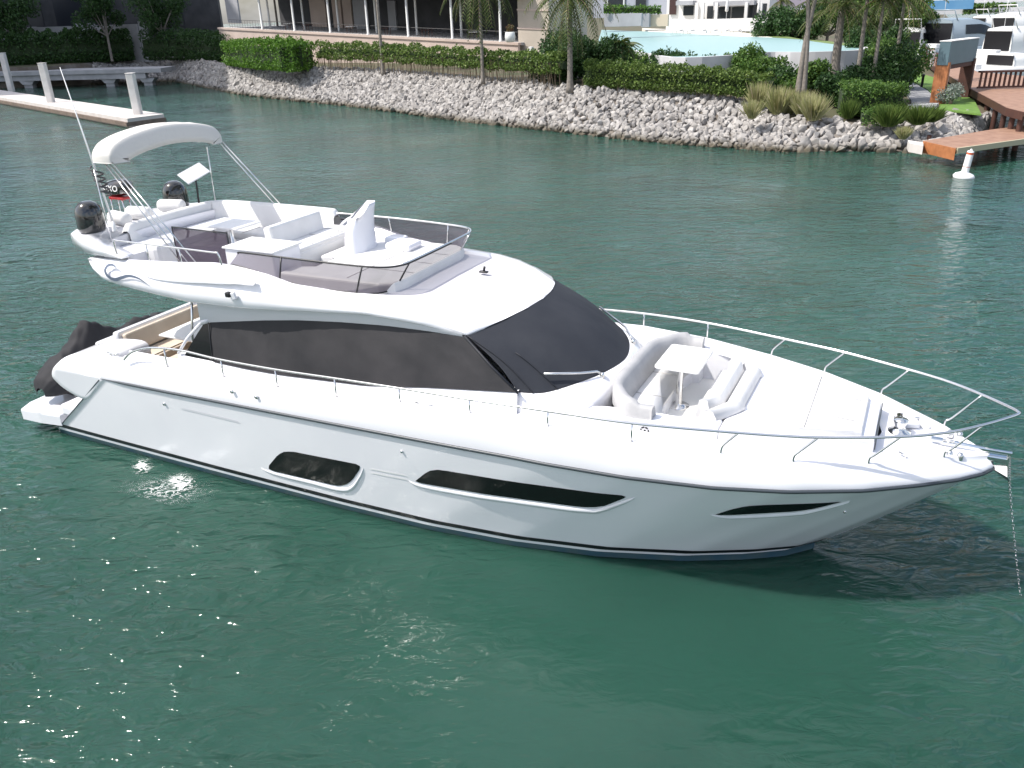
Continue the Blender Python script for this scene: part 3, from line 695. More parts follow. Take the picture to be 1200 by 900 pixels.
# wind screen: smoked sheet, rail and posts
ptop = [(-4.35,-1.63,4.40),(-4.2,-1.64,4.43),(-3.0,-1.60,4.41),(-2.0,-1.50,4.38),(-1.55,-1.40,4.37),(-1.33,-1.2,4.37),(-1.27,-.8,4.37),(-1.27,.8,4.37),(-1.33,1.2,4.37),(-1.55,1.40,4.37),(-2.0,1.50,4.37),(-3.0,1.58,4.38),(-4.2,1.60,4.38),(-4.7,1.58,4.38)]
pbot = [(-4.5,-1.72,4.21),(-4.2,-1.73,4.20),(-3.05,-1.68,3.99),(-2.1,-1.57,3.94),(-1.8,-1.47,3.92),(-1.62,-1.25,3.915),(-1.58,-.8,3.92),(-1.58,.8,3.92),(-1.62,1.25,3.915),(-1.8,1.47,3.92),(-2.1,1.57,3.94),(-3.05,1.68,3.99),(-4.2,1.73,4.20),(-4.8,1.72,4.24)]
T_ = crv(ptop, 6); B_ = crv(pbot, 6)
grid('wind_screen', [[b.lerp(t, k/4)+Vector((.0,0,0)) for k in range(5)] for t, b in zip(T_, B_)], SMOKE, Y, True)
nS = len(T_)
tube('screen_rail', T_[:nS//2+2], .016, BLACK, Y); tube('screen_rail', [p+Vector((-.02,0,.012)) for p in T_[nS//2-8:]], .019, CHROME, Y)
tube('screen_foot', B_, .013, BLACK, Y)
for i, mm in ((10, BLACK),(19, BLACK),(34, BLACK),(44, CHROME),(52, CHROME),(60, CHROME),(68, CHROME)):
    b, t = B_[i], T_[i]; inn = Vector((-.03, .0, 0))
    tube('screen_post', [b+Vector((0,0,-.02)), t], .014, mm, Y)
# starboard stair rail
tube('stair_rail', crv([(-7.1,-1.84,4.10),(-7.12,-1.84,4.42),(-7.0,-1.84,4.45),(-6.2,-1.85,4.45),(-4.8,-1.84,4.44),(-4.62,-1.83,4.42),(-4.58,-1.82,4.2)], 5), .016, CHROME, Y)
for x in (-6.3,-5.5): tube('stair_rail_post', [(x,-1.84,4.08),(x,-1.845,4.45)], .012, CHROME, Y)
# satellite domes
for sg in (-1, 1):
    d = lathe('satellite_dome', (-8.60, sg*1.10, 4.33), [(.22,0),(.255,.03),(.262,.10),(.262,.30),(.25,.40),(.215,.49),(.16,.555),(.09,.59),(0,.60)], DOME, Y, 28)
    tag(d, 'glossy black dome near the starboard wing edge' if sg < 0 else 'glossy black dome near the port wing edge')
# flat panel antenna on pole
ap = tube('panel_antenna_pole', [(-8.15,1.3,4.35),(-8.12,1.3,5.02)], .022, BLACK, Y)
box('panel_antenna', (-8.10, 1.26, 5.08), (.34,.60,.03), GREYP, ap, .01, ry=R(32), rx=R(20))
lathe('whip_base', (-8.12,-.98,4.34), [(.05,0),(.04,.1),(.02,.2),(0,.2)], WHITE, Y, 10)
tube('whip_antenna', [(-8.12,-.98,4.5),(-8.33,-.99,5.9),(-8.58,-1.0,7.36)], [.022,.016,.006], WHITE, Y)
# bimini
cy = [(-1.42,5.74),(-1.40,5.90),(-1.25,6.06),(-.9,6.17),(-.4,6.24),(0,6.26),(.4,6.24),(.9,6.17),(1.25,6.06),(1.40,5.90),(1.42,5.74)]
arc = crv([(0,a,b) for a,b in cy], 5); rows = []
for i, v in enumerate(arc):
    k = math.sin(i*1.7)*.012; t = (arc[min(i+1,len(arc)-1)]-arc[max(i-1,0)]).normalized(); nn = Vector((0,-t.z,t.y)); nn = nn if nn.dot(Vector((0,v.y*.4,1))) > 0 else -nn
    sec = [(-7.20,-.36),(-7.215,-.25+k*.5),(-7.24,-.10),(-7.275,-.02),(-7.31,.0),(-7.50,.012+k*.5),(-7.72,.0),(-7.80,-.05),(-7.84,-.15),(-7.82,-.16),(-7.75,-.06),(-7.5,-.03),(-7.33,-.04),(-7.27,-.12),(-7.23,-.36)]
    rows.append([Vector((x, v.y, v.z))+nn*dn for x, dn in sec])
bi = grid('bimini_canopy', rows, CANV, Y, True, True, cap=True); tag(bi, 'off-white fabric canopy arched on steel bows')
for sg in (-1, 1):
    bm = bmesh.new()
    for dx, zz, xe, ye, ze in ((0,0,-6.30,1.62,4.46) if sg > 0 else (0,0,-5.60,1.62,4.12), (.07,.03,-6.12,1.62,4.45) if sg > 0 else (.07,.03,-5.40,1.62,4.14)):
        add_tube(bm, [(-7.40+dx, sg*1.38, 5.78+zz), (xe, sg*ye, ze)], .014, 6)
    if sg < 0:
        add_tube(bm, [(-7.5,-1.38,5.75),(-6.05,-1.40,4.05)], .013, 6)
    bm_obj('bimini_frame', bm, CHROME, Y, True)
    tube('bimini_strut', [(-7.75, sg*1.42, 5.62), (-7.62 if sg < 0 else -7.87, sg*1.50, 4.2)], .012, CHROME, Y)
    arc2 = [Vector((-7.40, v.y*.985, v.z-.05)) for v in arc]
    tube('bimini_bow', arc2, .014, CHROME, Y)
bm = bmesh.new()
for i in range(5):
    a = Vector((-8.15-.05*i, -1.15+.06*i, 5.62-.11*i)); add_tube(bm, crv([a, a+Vector((.10,-.12,-.05)), a+Vector((.22,-.02,-.10)), a+Vector((.12,.12,-.16)), a+Vector((-.02,.1,-.2))], 4), .018, 6)
bm_obj('folded_strap', bm, mat('dark_webbing', (.06,.06,.065), .7), Y, True)
# starboard logo and small lamp
lg = crv([(-6.98,0,3.99),(-7.10,0,4.03),(-7.22,0,4.00),(-7.27,0,3.90),(-7.20,0,3.80),(-7.05,0,3.77),(-6.85,0,3.83),(-6.65,0,3.88),(-6.4,0,3.85),(-6.18,0,3.74)], 5)
rows = []
for i, v in enumerate(lg):
    t = (lg[min(i+1, len(lg)-1)]-lg[max(i-1, 0)]).normalized(); n_ = Vector((-t.z, 0, t.x)); q = i/(len(lg)-1); wd = .030*math.sin(math.pi*min(1, q*1.04))**.6+.003
    def sy(z): return 2.022+.018*(1-abs(z-3.83)/.2) + (0 if z < 3.93 else -(z-3.93)*.35)
    a = v+n_*wd; b = v-n_*wd; rows.append([(a.x, -sy(a.z)-.012, a.z), (b.x, -sy(b.z)-.012, b.z)])
tag(grid('side_emblem', rows, LOGO, Y, True), 'blue grey wave-shaped emblem')
box('side_lamp', (-4.30,-2.06,3.80), (.10,.09,.09), BLACK, Y, .02); box('side_lamp_bracket', (-4.2,-2.05,3.78), (.10,.05,.14), GREYP, Y, .02, ry=R(-15))
bm = bmesh.new(); add_box(bm, (-.62,.28,3.925), (.16,.08,.03), .01); add_tube(bm, [(-.62,.28,3.93),(-.60,.28,4.02)], .022, 8); bm_obj('roof_horn', bm, BLACK, Y, True)

SEAMG = mat('cushion_seam', (.42,.41,.40), .7)
def seam(pts, r=.008): tube('cushion_seam', pts, r, SEAMG, Y, 5)
for y in (-.42, .42): seam([(4.36,y,tz(4.36)+.056),(5.0,y*.98,tz(5.0)+.056),(5.70,y*.9,tz(5.7)+.056)])
seam([(5.05,-.98,tz(5.05)+.056),(5.05,.98,tz(5.05)+.056)])
for y in (-.45,.45): seam([(2.32,y,2.452),(2.91,y,2.452)])
for y in (-.6,0,.6): seam([(-3.2 if y < 0 else -2.4,y,4.062),(-1.5,y,4.062)])
seam([(-2.4,-1.25,4.062),(-2.4,1.2,4.062)])
for y in (-.2,.35,.85): seam([(-4.46,y,4.268),(-3.90,y,4.268)])
for y in (-.4,.2,.8): seam([(-7.62,y,4.003),(-6.96,y,4.003)])
for x in (-6.6,-6.0): seam([(x,.86,4.003),(x,1.40,4.003)])
# ---- loose things aboard
def fender(x, y, z, rz, label):
    bm = bmesh.new(); add_tube(bm, [(-.30,0,0),(-.28,0,0),(-.24,0,0),(.24,0,0),(.28,0,0),(.30,0,0)], [.06,.11,.135,.135,.11,.06], 16)
    o = bm_obj('cylinder_fender', bm, UPH, None, True); o.location = Y.matrix_world @ Vector((x,y,z)); o.rotation_euler[2] = R(-26.5)+rz
    tag(o, label, 'fender', 'white cylinder fenders behind the flybridge coaming')
bpy.context.view_layer.update()
fender(-8.35,.72,4.48,.25,'white cylindrical fender touching the far black dome on the flybridge')
fender(-8.45,-.05,4.48,.1,'white cylindrical fender lying in the middle of the flybridge tail')
fender(-8.45,-.55,4.48,-.2,'white cylindrical fender nearest the near black dome')
# black cowled case with white lettering on a small rack
ob = empty('cowled_case', Y.matrix_world @ Vector((-8.98,-.02,4.34)), R(-26.5)); tag(ob, 'black rounded case with white lettering and red underside behind the canopy frame', 'case')
bm = bmesh.new()
prof = [(-.40,.02),(-.36,.10),(-.2,.16),(0,.18),(.2,.17),(.36,.12),(.42,.03)]
rows = []
for x, r in prof:
    rows.append([(x, .17*r/.18*math.cos(a), .62+r*math.sin(a)+.12*x) for a in np.linspace(0, 2*math.pi, 15)[:-1]])
grid('case_shell', rows, DOME, ob, True, True); bm.free()
bm = bmesh.new(); add_box(bm, (.02,0,.42), (.42,.22,.06), .02); bm_obj('case_underside', bm, RED, ob)
bm = bmesh.new()
for x, y in ((-.2,-.08),(.2,-.08),(-.2,.1),(.2,.1)): add_tube(bm, [(x,y,0),(x*.8,y,.42)], .014, 6)
bm_obj('case_rack', bm, CHROME, ob, True)
def text(s, size, loc, rot, m, parent=None, name='lettering', ext=.004, sx=1):
    cu = bpy.data.curves.new(name, 'FONT'); cu.body = s; cu.size = size; cu.extrude = ext; cu.align_x = 'CENTER'; cu.align_y = 'CENTER'
    to = bpy.data.objects.new('tmp', cu); col.objects.link(to); bpy.context.view_layer.update()
    dg = bpy.context.evaluated_depsgraph_get(); me = bpy.data.meshes.new_from_object(to.evaluated_get(dg)); bpy.data.objects.remove(to)
    me.name = name; me.transform(Matrix.Translation(loc) @ Matrix.Rotation(rot[2],4,'Z') @ Matrix.Rotation(rot[1],4,'Y') @ Matrix.Rotation(rot[0],4,'X') @ Matrix.Scale(sx,4,(1,0,0)))
    me.materials.clear(); return link(name, me, m, parent)
text('KIXO', .17, (-.02,-.172,.63), (R(80),0,0), WHITE, ob, sx=1.1)

# covered tender on the swim platform
def tender():
    root = empty('covered_tender', Y.matrix_world @ Vector((-10.42,0,.5)), R(-26.5)); tag(root, 'tender under a creased black canvas cover parked across the swim platform', 'tender')
    rows = []
    ys = [-1.90,-1.84,-1.66,-1.35,-1.05,-.75,-.45,-.15,.10,.35,.7,1.1,1.5,1.8,1.95]
    ht = [.42,.60,.76,.92,1.10,1.34,1.46,1.36,1.14,1.06,1.08,1.10,1.08,.95,.55]
    wd = [.12,.30,.42,.50,.52,.52,.52,.52,.52,.52,.52,.50,.42,.30,.1]
    rn = random.Random(3)
    yi = np.linspace(ys[0], ys[-1], 54); hi_ = np.interp(yi, ys, ht); wi = np.interp(yi, ys, wd)
    for y, h, w_ in zip(yi, hi_, wi):
        h = h*(1+.03*math.sin(y*9)+.02*math.sin(y*23))
        r_ = []
        for a in np.linspace(-.18*math.pi, 1.18*math.pi, 40):
            rr = 1+.028*math.sin(a*6+y*5)+.020*math.sin(a*11-y*13)+.016*math.sin(y*27+a*5)+.008*rn.uniform(-1, 1)
            cx = math.cos(a); sz = math.sin(a); px = w_*rr*(abs(cx)**.75)*math.copysign(1, cx); pz = .34+(h-.34)*rr*max(sz, 0)**(1.5 if h > 1 else .8)+(sz*.16 if sz < 0 else 0)
            r_.append((px*(1-.35*max(0, sz)*(h > 1)), y, pz))
        rows.append(r_)
    o = grid('canvas_cover', rows, JETC, root, True)
    sub = o.modifiers.new('s', 'SUBSURF'); sub.levels = 0; sub.render_levels = 1
    bm = bmesh.new()
    add_tube(bm, [(.20,-1.02,.90),(.30,-1.0,.78),(.50,-.95,.62)], .03, 6); add_tube(bm, [(.35,-1.42,.55),(.42,-1.36,.54)], .04, 6); add_tube(bm, [(.22,.62,.86),(.32,.70,.80)], .04, 6)
    bm_obj('cover_patch', bm, WHITE, root, True)
    for y in (-1.2, 1.4): box('cradle', (.05, y, .12), (.7,.08,.24), BLACK, root, .02)
    tube('cradle_strap', [(.5,-1.5,.42),(.62,-1.52,.22),(.80,-1.45,.0)], .03, BLACK, root)
tender()
# foam by the exhaust
def foam():
    m = bpy.data.materials.new('foam_white'); m.use_nodes = True; n = m.node_tree; L = n.links; p = n.nodes['Principled BSDF']
    p.inputs['Base Color'].default_value = (.78,.82,.80,1); p.inputs['Roughness'].default_value = .5
    g = n.nodes.new('ShaderNodeNewGeometry'); at = n.nodes.new('ShaderNodeAttribute'); at.attribute_name = 'foam_amount'
    mu = n.nodes.new('ShaderNodeMapping'); mu.inputs['Rotation'].default_value[2] = .8; mu.inputs['Scale'].default_value = (1,1.8,1); L.new(g.outputs['Position'], mu.inputs[0])
    nz = n.nodes.new('ShaderNodeTexNoise'); nz.inputs['Scale'].default_value = 3.2; nz.inputs['Detail'].default_value = 6; nz.inputs['Roughness'].default_value = .62; nz.inputs['Distortion'].default_value = 1.6; L.new(mu.outputs[0], nz.inputs['Vector'])
    def mth(op, a, b):
        q = n.nodes.new('ShaderNodeMath'); q.operation = op; q.use_clamp = False
        for i_, x in enumerate((a, b)):
            if isinstance(x, (int, float)): q.inputs[i_].default_value = x
            else: L.new(x, q.inputs[i_])
        return q.outputs[0]
    rd = mth('ABSOLUTE', mth('SUBTRACT', nz.outputs[0], .5), 0)          # thin ridges = strings of bubbles
    v = mth('SUBTRACT', mth('MULTIPLY', at.outputs['Fac'], .115), rd)
    mr = n.nodes.new('ShaderNodeMapRange'); mr.inputs[1].default_value = .0; mr.inputs[2].default_value = .05; L.new(v, mr.inputs[0]); L.new(mth('MULTIPLY', mr.outputs[0], .92), p.inputs['Alpha'])
    xs = np.linspace(130, 265, 60); rows = []; dn = []
    for k in range(26):
        r_ = []
        for u in xs:
            v_ = np.interp(u, [60,260], [507,556])+.5+k*2.0; q_ = gp(u, v_, .022); r_.append(q_)
            d = max(math.exp(-((u-212)/14)**2-((v_-566)/9)**2), .85*math.exp(-((u-166)/9)**2-((v_-547)/7)**2), .42*math.exp(-((u-195)/40)**2-((v_-575)/14)**2)); dn.append(d)
        rows.append(r_)
    o = grid('foam', rows, m, None, True); a = o.data.attributes.new('foam_amount', 'FLOAT', 'POINT'); a.data.foreach_set('value', dn); tag(o, kind='stuff')
foam()
#ENV
# ================================================================== LAND
SAND = mat('sandy_soil', (.20,.18,.16), .9, noise=((.12,.10,.08), .6), bump=.4, bscale=6)
ROCK = bpy.data.materials.new('limestone'); ROCK.use_nodes = True
def _rock():
    n = ROCK.node_tree; p = n.nodes['Principled BSDF']; L = n.links; g = n.nodes.new('ShaderNodeNewGeometry')
    sx = n.nodes.new('ShaderNodeSeparateXYZ'); L.new(g.outputs['Position'], sx.inputs[0])
    nz = n.nodes.new('ShaderNodeTexNoise'); nz.inputs['Scale'].default_value = 1.3; nz.inputs['Detail'].default_value = 5; L.new(g.outputs['Position'], nz.inputs['Vector'])
    cr = n.nodes.new('ShaderNodeValToRGB'); L.new(g.outputs['Random Per Island'], cr.inputs[0])
    cr.color_ramp.elements[0].color = (.235,.222,.214,1); cr.color_ramp.elements[1].color = (.44,.42,.40,1)
    mx = n.nodes.new('ShaderNodeMix'); mx.data_type = 'RGBA'; mx.blend_type = 'MULTIPLY'; mx.inputs[0].default_value = .6
    c2 = n.nodes.new('ShaderNodeValToRGB'); c2.color_ramp.elements[0].position = .35; c2.color_ramp.elements[0].color = (.6,.58,.55,1); c2.color_ramp.elements[1].position = .6
    L.new(nz.outputs[0], c2.inputs[0]); L.new(cr.outputs[0], mx.inputs[6]); L.new(c2.outputs[0], mx.inputs[7])
    ad = n.nodes.new('ShaderNodeMath'); ad.operation = 'MULTIPLY_ADD'; L.new(nz.outputs[0], ad.inputs[0]); ad.inputs[1].default_value = -.5; L.new(sx.outputs[2], ad.inputs[2])
    mr = n.nodes.new('ShaderNodeMapRange'); mr.inputs[1].default_value = -.12; mr.inputs[2].default_value = .26; L.new(ad.outputs[0], mr.inputs[0])
    m2 = n.nodes.new('ShaderNodeMix'); m2.data_type = 'RGBA'; L.new(mr.outputs[0], m2.inputs[0]); m2.inputs[6].default_value = (.10,.085,.06,1)
    L.new(mx.outputs[2], m2.inputs[7]); L.new(m2.outputs[2], p.inputs['Base Color']); p.inputs['Roughness'].default_value = .85
    nb = n.nodes.new('ShaderNodeTexNoise'); nb.inputs['Scale'].default_value = 9; L.new(g.outputs['Position'], nb.inputs['Vector'])
    bp = n.nodes.new('ShaderNodeBump'); bp.inputs['Distance'].default_value = .04; bp.inputs['Strength'].default_value = .6; L.new(nb.outputs[0], bp.inputs['Height']); L.new(bp.outputs[0], p.inputs['Normal'])
_rock()
CONC = mat('concrete', (.42,.42,.43), .85, noise=((.33,.33,.34), .8), bump=.3, bscale=4)
PINK = mat('wall_pink_plaster', (.58,.47,.41), .85, noise=((.50,.40,.35), .5))
GREYW = mat('wall_grey_plaster', (.40,.40,.42), .85, noise=((.34,.34,.36), .6))
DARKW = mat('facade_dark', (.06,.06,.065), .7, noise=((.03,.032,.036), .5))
WOODB = mat('boardwalk_brown', (.32,.19,.13), .7, noise=((.24,.135,.09), 2.2), bump=.3, bscale=14)
WOODO = mat('fascia_orange', (.42,.16,.06), .65, noise=((.3,.11,.04), 3))
WOODD = mat('dark_wood', (.085,.035,.024), .65, noise=((.06,.025,.018), 3))
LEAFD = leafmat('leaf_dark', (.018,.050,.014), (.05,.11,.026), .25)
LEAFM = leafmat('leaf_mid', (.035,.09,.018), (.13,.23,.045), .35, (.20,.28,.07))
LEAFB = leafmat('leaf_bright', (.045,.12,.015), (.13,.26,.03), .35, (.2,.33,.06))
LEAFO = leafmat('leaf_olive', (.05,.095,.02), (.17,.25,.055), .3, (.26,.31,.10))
PALML = leafmat('palm_leaf', (.03,.06,.012), (.11,.15,.035), .3, (.28,.24,.07))
GRASSY = leafmat('tuft_blades', (.30,.33,.12), (.58,.54,.32), .4, (.66,.56,.44))
BARK = mat('palm_bark', (.26,.23,.20), .9, noise=((.17,.15,.13), 5), bump=.5, bscale=14)
STEM = mat('stem_brown', (.16,.12,.08), .9)
BOT = [(-60,106,0),(60,101,0),(150,98,0),(200,95,0),(240,102.5,0),(280,111,0),(340,118,0),(400,124,0),(440,128.5,0),(520,140,0),(600,149,0),(640,153,0),(700,160,0),(760,167,0),(840,173,0),(920,178,0),(1000,178,0),(1067,179,0),(1110,181,0)]
TOP = [(-60,80,2.9),(60,77,2.9),(150,69,2.9),(200,67,2.9),(240,72,2.9),(275,77,2.9),(348,79,2.9),(400,80,2.9),(440,82,2.9),(520,88,2.85),(600,95,2.8),(640,98,2.8),(690,103,2.75),(760,108,2.5),(835,112,2.4),(876,119,2.05),(905,133,1.6),(940,140,1.45),(1020,143,1.35),(1080,137,1.35),(1117,132,1.4),(1150,136,1.3)]
botp = [gp(*p) for p in BOT]+[gp(1160,156,0.0), gp(1230,130,0)]
topp = [gp(*p) for p in TOP]+[gp(1200,120,1.6), gp(1300,100,1.8)]
def resamp(P, n, key=None):
    d = [0]
    for a, b in zip(P, P[1:]): d.append(d[-1]+(b-a).length)
    out = []
    for i in range(n):
        t = d[-1]*i/(n-1); k = max(0, min(len(P)-2, next((q for q in range(len(d)-1) if d[q+1] >= t-1e-9), len(P)-2)))
        f = (t-d[k])/max(d[k+1]-d[k], 1e-6); out.append(P[k].lerp(P[k+1], f))
    return out
NB = 90
def px_of(p):   # used only to pair the two bank edges
    X, Yy, Z = p.x, p.y, p.z-CH
    zc = Yy*_c-Z*_s; yc = Yy*_s+Z*_c; u = X/zc; v = -yc/zc
    return 600+F*(u*_cr-v*_sr), 450+F*(u*_sr+v*_cr)
def at_u(P, u):
    us = [px_of(p)[0] for p in P]
    for k in range(len(P)-1):
        if (us[k]-u)*(us[k+1]-u) <= 0 and us[k] != us[k+1]: return P[k].lerp(P[k+1], (u-us[k])/(us[k+1]-us[k]))
    return P[0] if abs(us[0]-u) < abs(us[-1]-u) else P[-1]
US = list(np.linspace(-58, 1165, NB))
bb_ = [at_u(botp, u) for u in US]; tt_ = [at_u(topp, u) for u in US]
# right end of the bank follows the basin edge
rows = []
for b, t in zip(bb_, tt_):
    o_ = (b-t); o_.z = 0; o_.normalize()
    rows.append([b+o_*3+Vector((0,0,-2.2)), b+Vector((0,0,-.15)), b.lerp(t, .35)+Vector((0,0,-.15)), b.lerp(t, .7)+Vector((0,0,-.12)), t+Vector((0,0,-.05))])
o = grid('bank_slope', rows, SAND, None, True); tag(o, kind='structure')
# ground sheet behind the bank
rows = []
for i, t in enumerate(tt_):
    q = i/(NB-1); d = Vector((-.15+.55*q, 1, 0)).normalized()
    zf = ip(q, [0,.66,.80,.90,1], [2.95,2.9,2.0,1.55,1.45])
    far = t+d*(900 if q < .8 else 900); 
    if q > .70: far = t+Vector((.40,.80,0)).normalized()*(95+(1-q)*2600)
    rows.append([t+Vector((0,0,-.05)), Vector(((t+d*3).x, (t+d*3).y, max(t.z, (t.z+zf)/2))), Vector(((t+d*9).x, (t+d*9).y, zf)), Vector((far.x, far.y, zf))])
o = grid('ground', rows, mat('ground_earth', (.12,.09,.062), .9, noise=((.055,.07,.028), .35)), None, True); tag(o, kind='structure')

# ---- rocks
def rock_mesh(k):
    rn = random.Random(k); bm = bmesh.new()
    for _ in range(15):
        v = Vector((rn.gauss(0,1), rn.gauss(0,1), rn.gauss(0,1))).normalized()*rn.uniform(.85,1.1); bm.verts.new(v)
    h = bmesh.ops.convex_hull(bm, input=bm.verts)
    bmesh.ops.delete(bm, geom=[v for v in bm.verts if not v.link_faces], context='VERTS')
    bmesh.ops.bevel(bm, geom=list(bm.edges), offset=.07, segments=1, affect='EDGES')
    bmesh.ops.triangulate(bm, faces=bm.faces); bmesh.ops.recalc_face_normals(bm, faces=bm.faces)
    me = bpy.data.meshes.new('rock'); bm.to_mesh(me); bm.free(); me.materials.append(ROCK); return me
RM = [rock_mesh(k) for k in range(7)]
RV = [np.array([v.co[:] for v in m.vertices]) for m in RM]; RF = [np.array([p.vertices[:] for p in m.polygons]) for m in RM]
rocks = []
for i in range(NB-1):
    b0, b1, t0, t1 = bb_[i], bb_[i+1], tt_[i], tt_[i+1]; L0 = ((b1-b0).length+(t1-t0).length)/2; L1 = (t0-b0).length
    u = US[i]
    if u < 100: continue
    sz = .50 if u < 700 else (.46 if u < 850 else (.42 if u < 920 else .56))
    if u < 300: sz = .62
    nn = int(L0*L1/(sz*sz*.36))
    for _ in range(min(nn, 260)):
        a, c = rng.random(), rng.random()**.95
        p = b0.lerp(b1, a).lerp(t0.lerp(t1, a), c); s_ = sz*rng.uniform(.40,.80)*(1.2 if c < .25 and u > 840 else 1)
        p = p+Vector((0,0,rng.uniform(-.16,.08)))
        rocks.append((p, s_))
# a low spill of stones around the point
rocks.sort(key=lambda r: -r[1]/r[0].length)
tagl = 'pale grey limestone rock in the sloping bank along the water'
for k, (p, s_) in enumerate(rocks[:300]):
    o = bpy.data.objects.new('bank_rock', RM[k % 7]); col.objects.link(o); o.location = p; o.scale = (s_*rng.uniform(.8,1.25), s_*rng.uniform(.7,1), s_*rng.uniform(.55,.85)); o.rotation_euler = tuple(rng.uniform(0, 6.28, 3))
    tag(o, tagl, 'rock', 'limestone rocks of the bank')
V = []; Fc = []; base = 0
for k, (p, s_) in enumerate(rocks[300:]):
    m_ = k % 7; e = rng.uniform(0, 6.28, 3); Rm = np.array(Matrix.Rotation(e[0],3,'X') @ Matrix.Rotation(e[1],3,'Y') @ Matrix.Rotation(e[2],3,'Z'))
    vv = RV[m_]*np.array([rng.uniform(.8,1.25), rng.uniform(.7,1), rng.uniform(.6,.9)])*s_; V.append(vv@Rm.T+np.array(p)); Fc.append(RF[m_]+base); base += len(vv)
me = bpy.data.meshes.new('rock_fill'); me.from_pydata(np.concatenate(V).tolist(), [], np.concatenate(Fc).tolist()); me.update()
tag(link('rock_fill', me, ROCK), kind='stuff')

# ---- foliage helpers
def quads(centers, normals_scale, size, name, m, parent=None, aspect=.55, up=0.0, rn=rng):
    C = np.asarray(centers, dtype=float); n = len(C)
    a = rn.normal(size=(n,3)); a[:,2] += up; a /= np.linalg.norm(a, axis=1)[:,None]
    b = rn.normal(size=(n,3)); b -= (a*b).sum(1)[:,None]*a; b /= np.linalg.norm(b, axis=1)[:,None]
    s_ = (size*rn.uniform(.6,1.3,n))[:,None]
    p0 = C-a*s_*.5; p1 = C+b*s_*aspect*.5; p2 = C+a*s_*.5; p3 = C-b*s_*aspect*.5
    V = np.stack([p0,p1,p2,p3],1).reshape(-1,3); Fq = np.arange(4*n).reshape(n,4)
    me = bpy.data.meshes.new(name); me.from_pydata(V.tolist(), [], Fq.tolist()); me.update()
    return link(name, me, m, parent)
def hedge(base, h, depth, m, label, n, leaf=.22, leggy=0, solid=True, group='clipped hedges along the bank'):
    """base: world points along the front foot (with z)"""
    root = empty('hedge', base[len(base)//2]); tag(root, label, 'hedge', group); inv = root.location
    P = resamp(base, 80); Ltot = sum((b_-a_).length for a_, b_ in zip(base, base[1:])); C = []; hs = h if isinstance(h, (list, tuple)) else [h, h]
    for _ in range(n):
        q = rng.random(); k = q*(len(P)-1); i = int(min(k, len(P)-2)); p = P[i].lerp(P[i+1], k-i)
        hh = float(np.interp(q, np.linspace(0,1,len(hs)), hs))*(1+.07*math.sin(q*len(P)*.9)+.05*math.sin(q*211))
        t = (P[i+1]-P[i]); t.z = 0; t.normalize(); nrm = Vector((-t.y, t.x, 0))
        r = rng.random(); lump = .5*math.sin(q*Ltot*1.1)+.5*math.sin(q*Ltot*2.7+1); hh *= 1+.05*lump
        ang = rng.uniform(-.15, 1)*math.pi*.62   # rounded outline: front foot -> top -> back
        zz = hh*(leggy+(1-leggy)*.5)+hh*(1-leggy)*.5*math.copysign(abs(math.sin(ang*1.0-.45))**.55, math.sin(ang-.45))
        if r < .72:
            a2 = rng.uniform(-.5, .78)*math.pi; ca, sa = math.cos(a2), math.sin(a2)
            dd = depth*.5*(1-math.copysign(abs(ca)**.5, ca)); z = hh*(leggy+(1-leggy)*(.5+.5*math.copysign(abs(sa)**.5, sa)))
            dd += rng.normal()*.07-.10*lump; z += rng.normal()*.07
        else: dd = depth*rng.random(); z = hh*(leggy+(1-leggy)*rng.random())
        C.append((p+nrm*dd+Vector((0,0,z))-inv)[:])
    quads(C, 1, leaf, 'foliage', m, root)
    bm = bmesh.new()
    if leggy > 0:
        L = sum((b-a).length for a, b in zip(base, base[1:]))
        Ps = resamp(base, int(L/.32)); 
        for p in Ps:
            q = p-inv+Vector((rng.uniform(-.1,.1), depth*rng.random()*.6+.1, -.1)); hh = hs[0]
            for _ in range(2): add_tube(bm, [q, q+Vector((rng.uniform(-.25,.25), rng.uniform(-.1,.1), hh*(leggy+.25)))], .022, 3, cap=False)
        bm_obj('stems', bm, STEM, root)
        bm = bmesh.new()
    lo = leggy if leggy else -.0
    # dark twiggy core
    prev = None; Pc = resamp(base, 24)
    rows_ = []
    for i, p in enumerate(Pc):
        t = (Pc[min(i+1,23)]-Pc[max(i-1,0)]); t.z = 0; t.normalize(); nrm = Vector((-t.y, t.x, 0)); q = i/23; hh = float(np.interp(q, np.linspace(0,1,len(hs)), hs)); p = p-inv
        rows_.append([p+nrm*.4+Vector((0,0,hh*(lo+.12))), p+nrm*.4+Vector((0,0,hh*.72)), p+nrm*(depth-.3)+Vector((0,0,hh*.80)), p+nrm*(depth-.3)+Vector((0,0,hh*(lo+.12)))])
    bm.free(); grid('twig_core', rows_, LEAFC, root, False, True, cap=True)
    return root
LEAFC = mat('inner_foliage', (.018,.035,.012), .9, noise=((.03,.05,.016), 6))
def along(pts, dz=0): return [gp(u, v, z)+Vector((0,0,dz)) for u, v, z in pts]
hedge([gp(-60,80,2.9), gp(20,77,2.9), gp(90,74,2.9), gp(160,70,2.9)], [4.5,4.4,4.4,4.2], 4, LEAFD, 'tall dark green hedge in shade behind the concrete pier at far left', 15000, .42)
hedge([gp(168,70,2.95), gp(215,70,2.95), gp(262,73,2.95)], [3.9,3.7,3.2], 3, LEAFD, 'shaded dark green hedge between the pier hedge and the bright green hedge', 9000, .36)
hedge([gp(262,76,3.0), gp(300,81,2.9), gp(345,84,2.9), gp(372,79,2.9)], [2.6,3.0,3.1,2.6], 2.2, LEAFB, 'bright yellow-green rounded hedge in the sun at the foot of the terrace wall', 13000, .27)
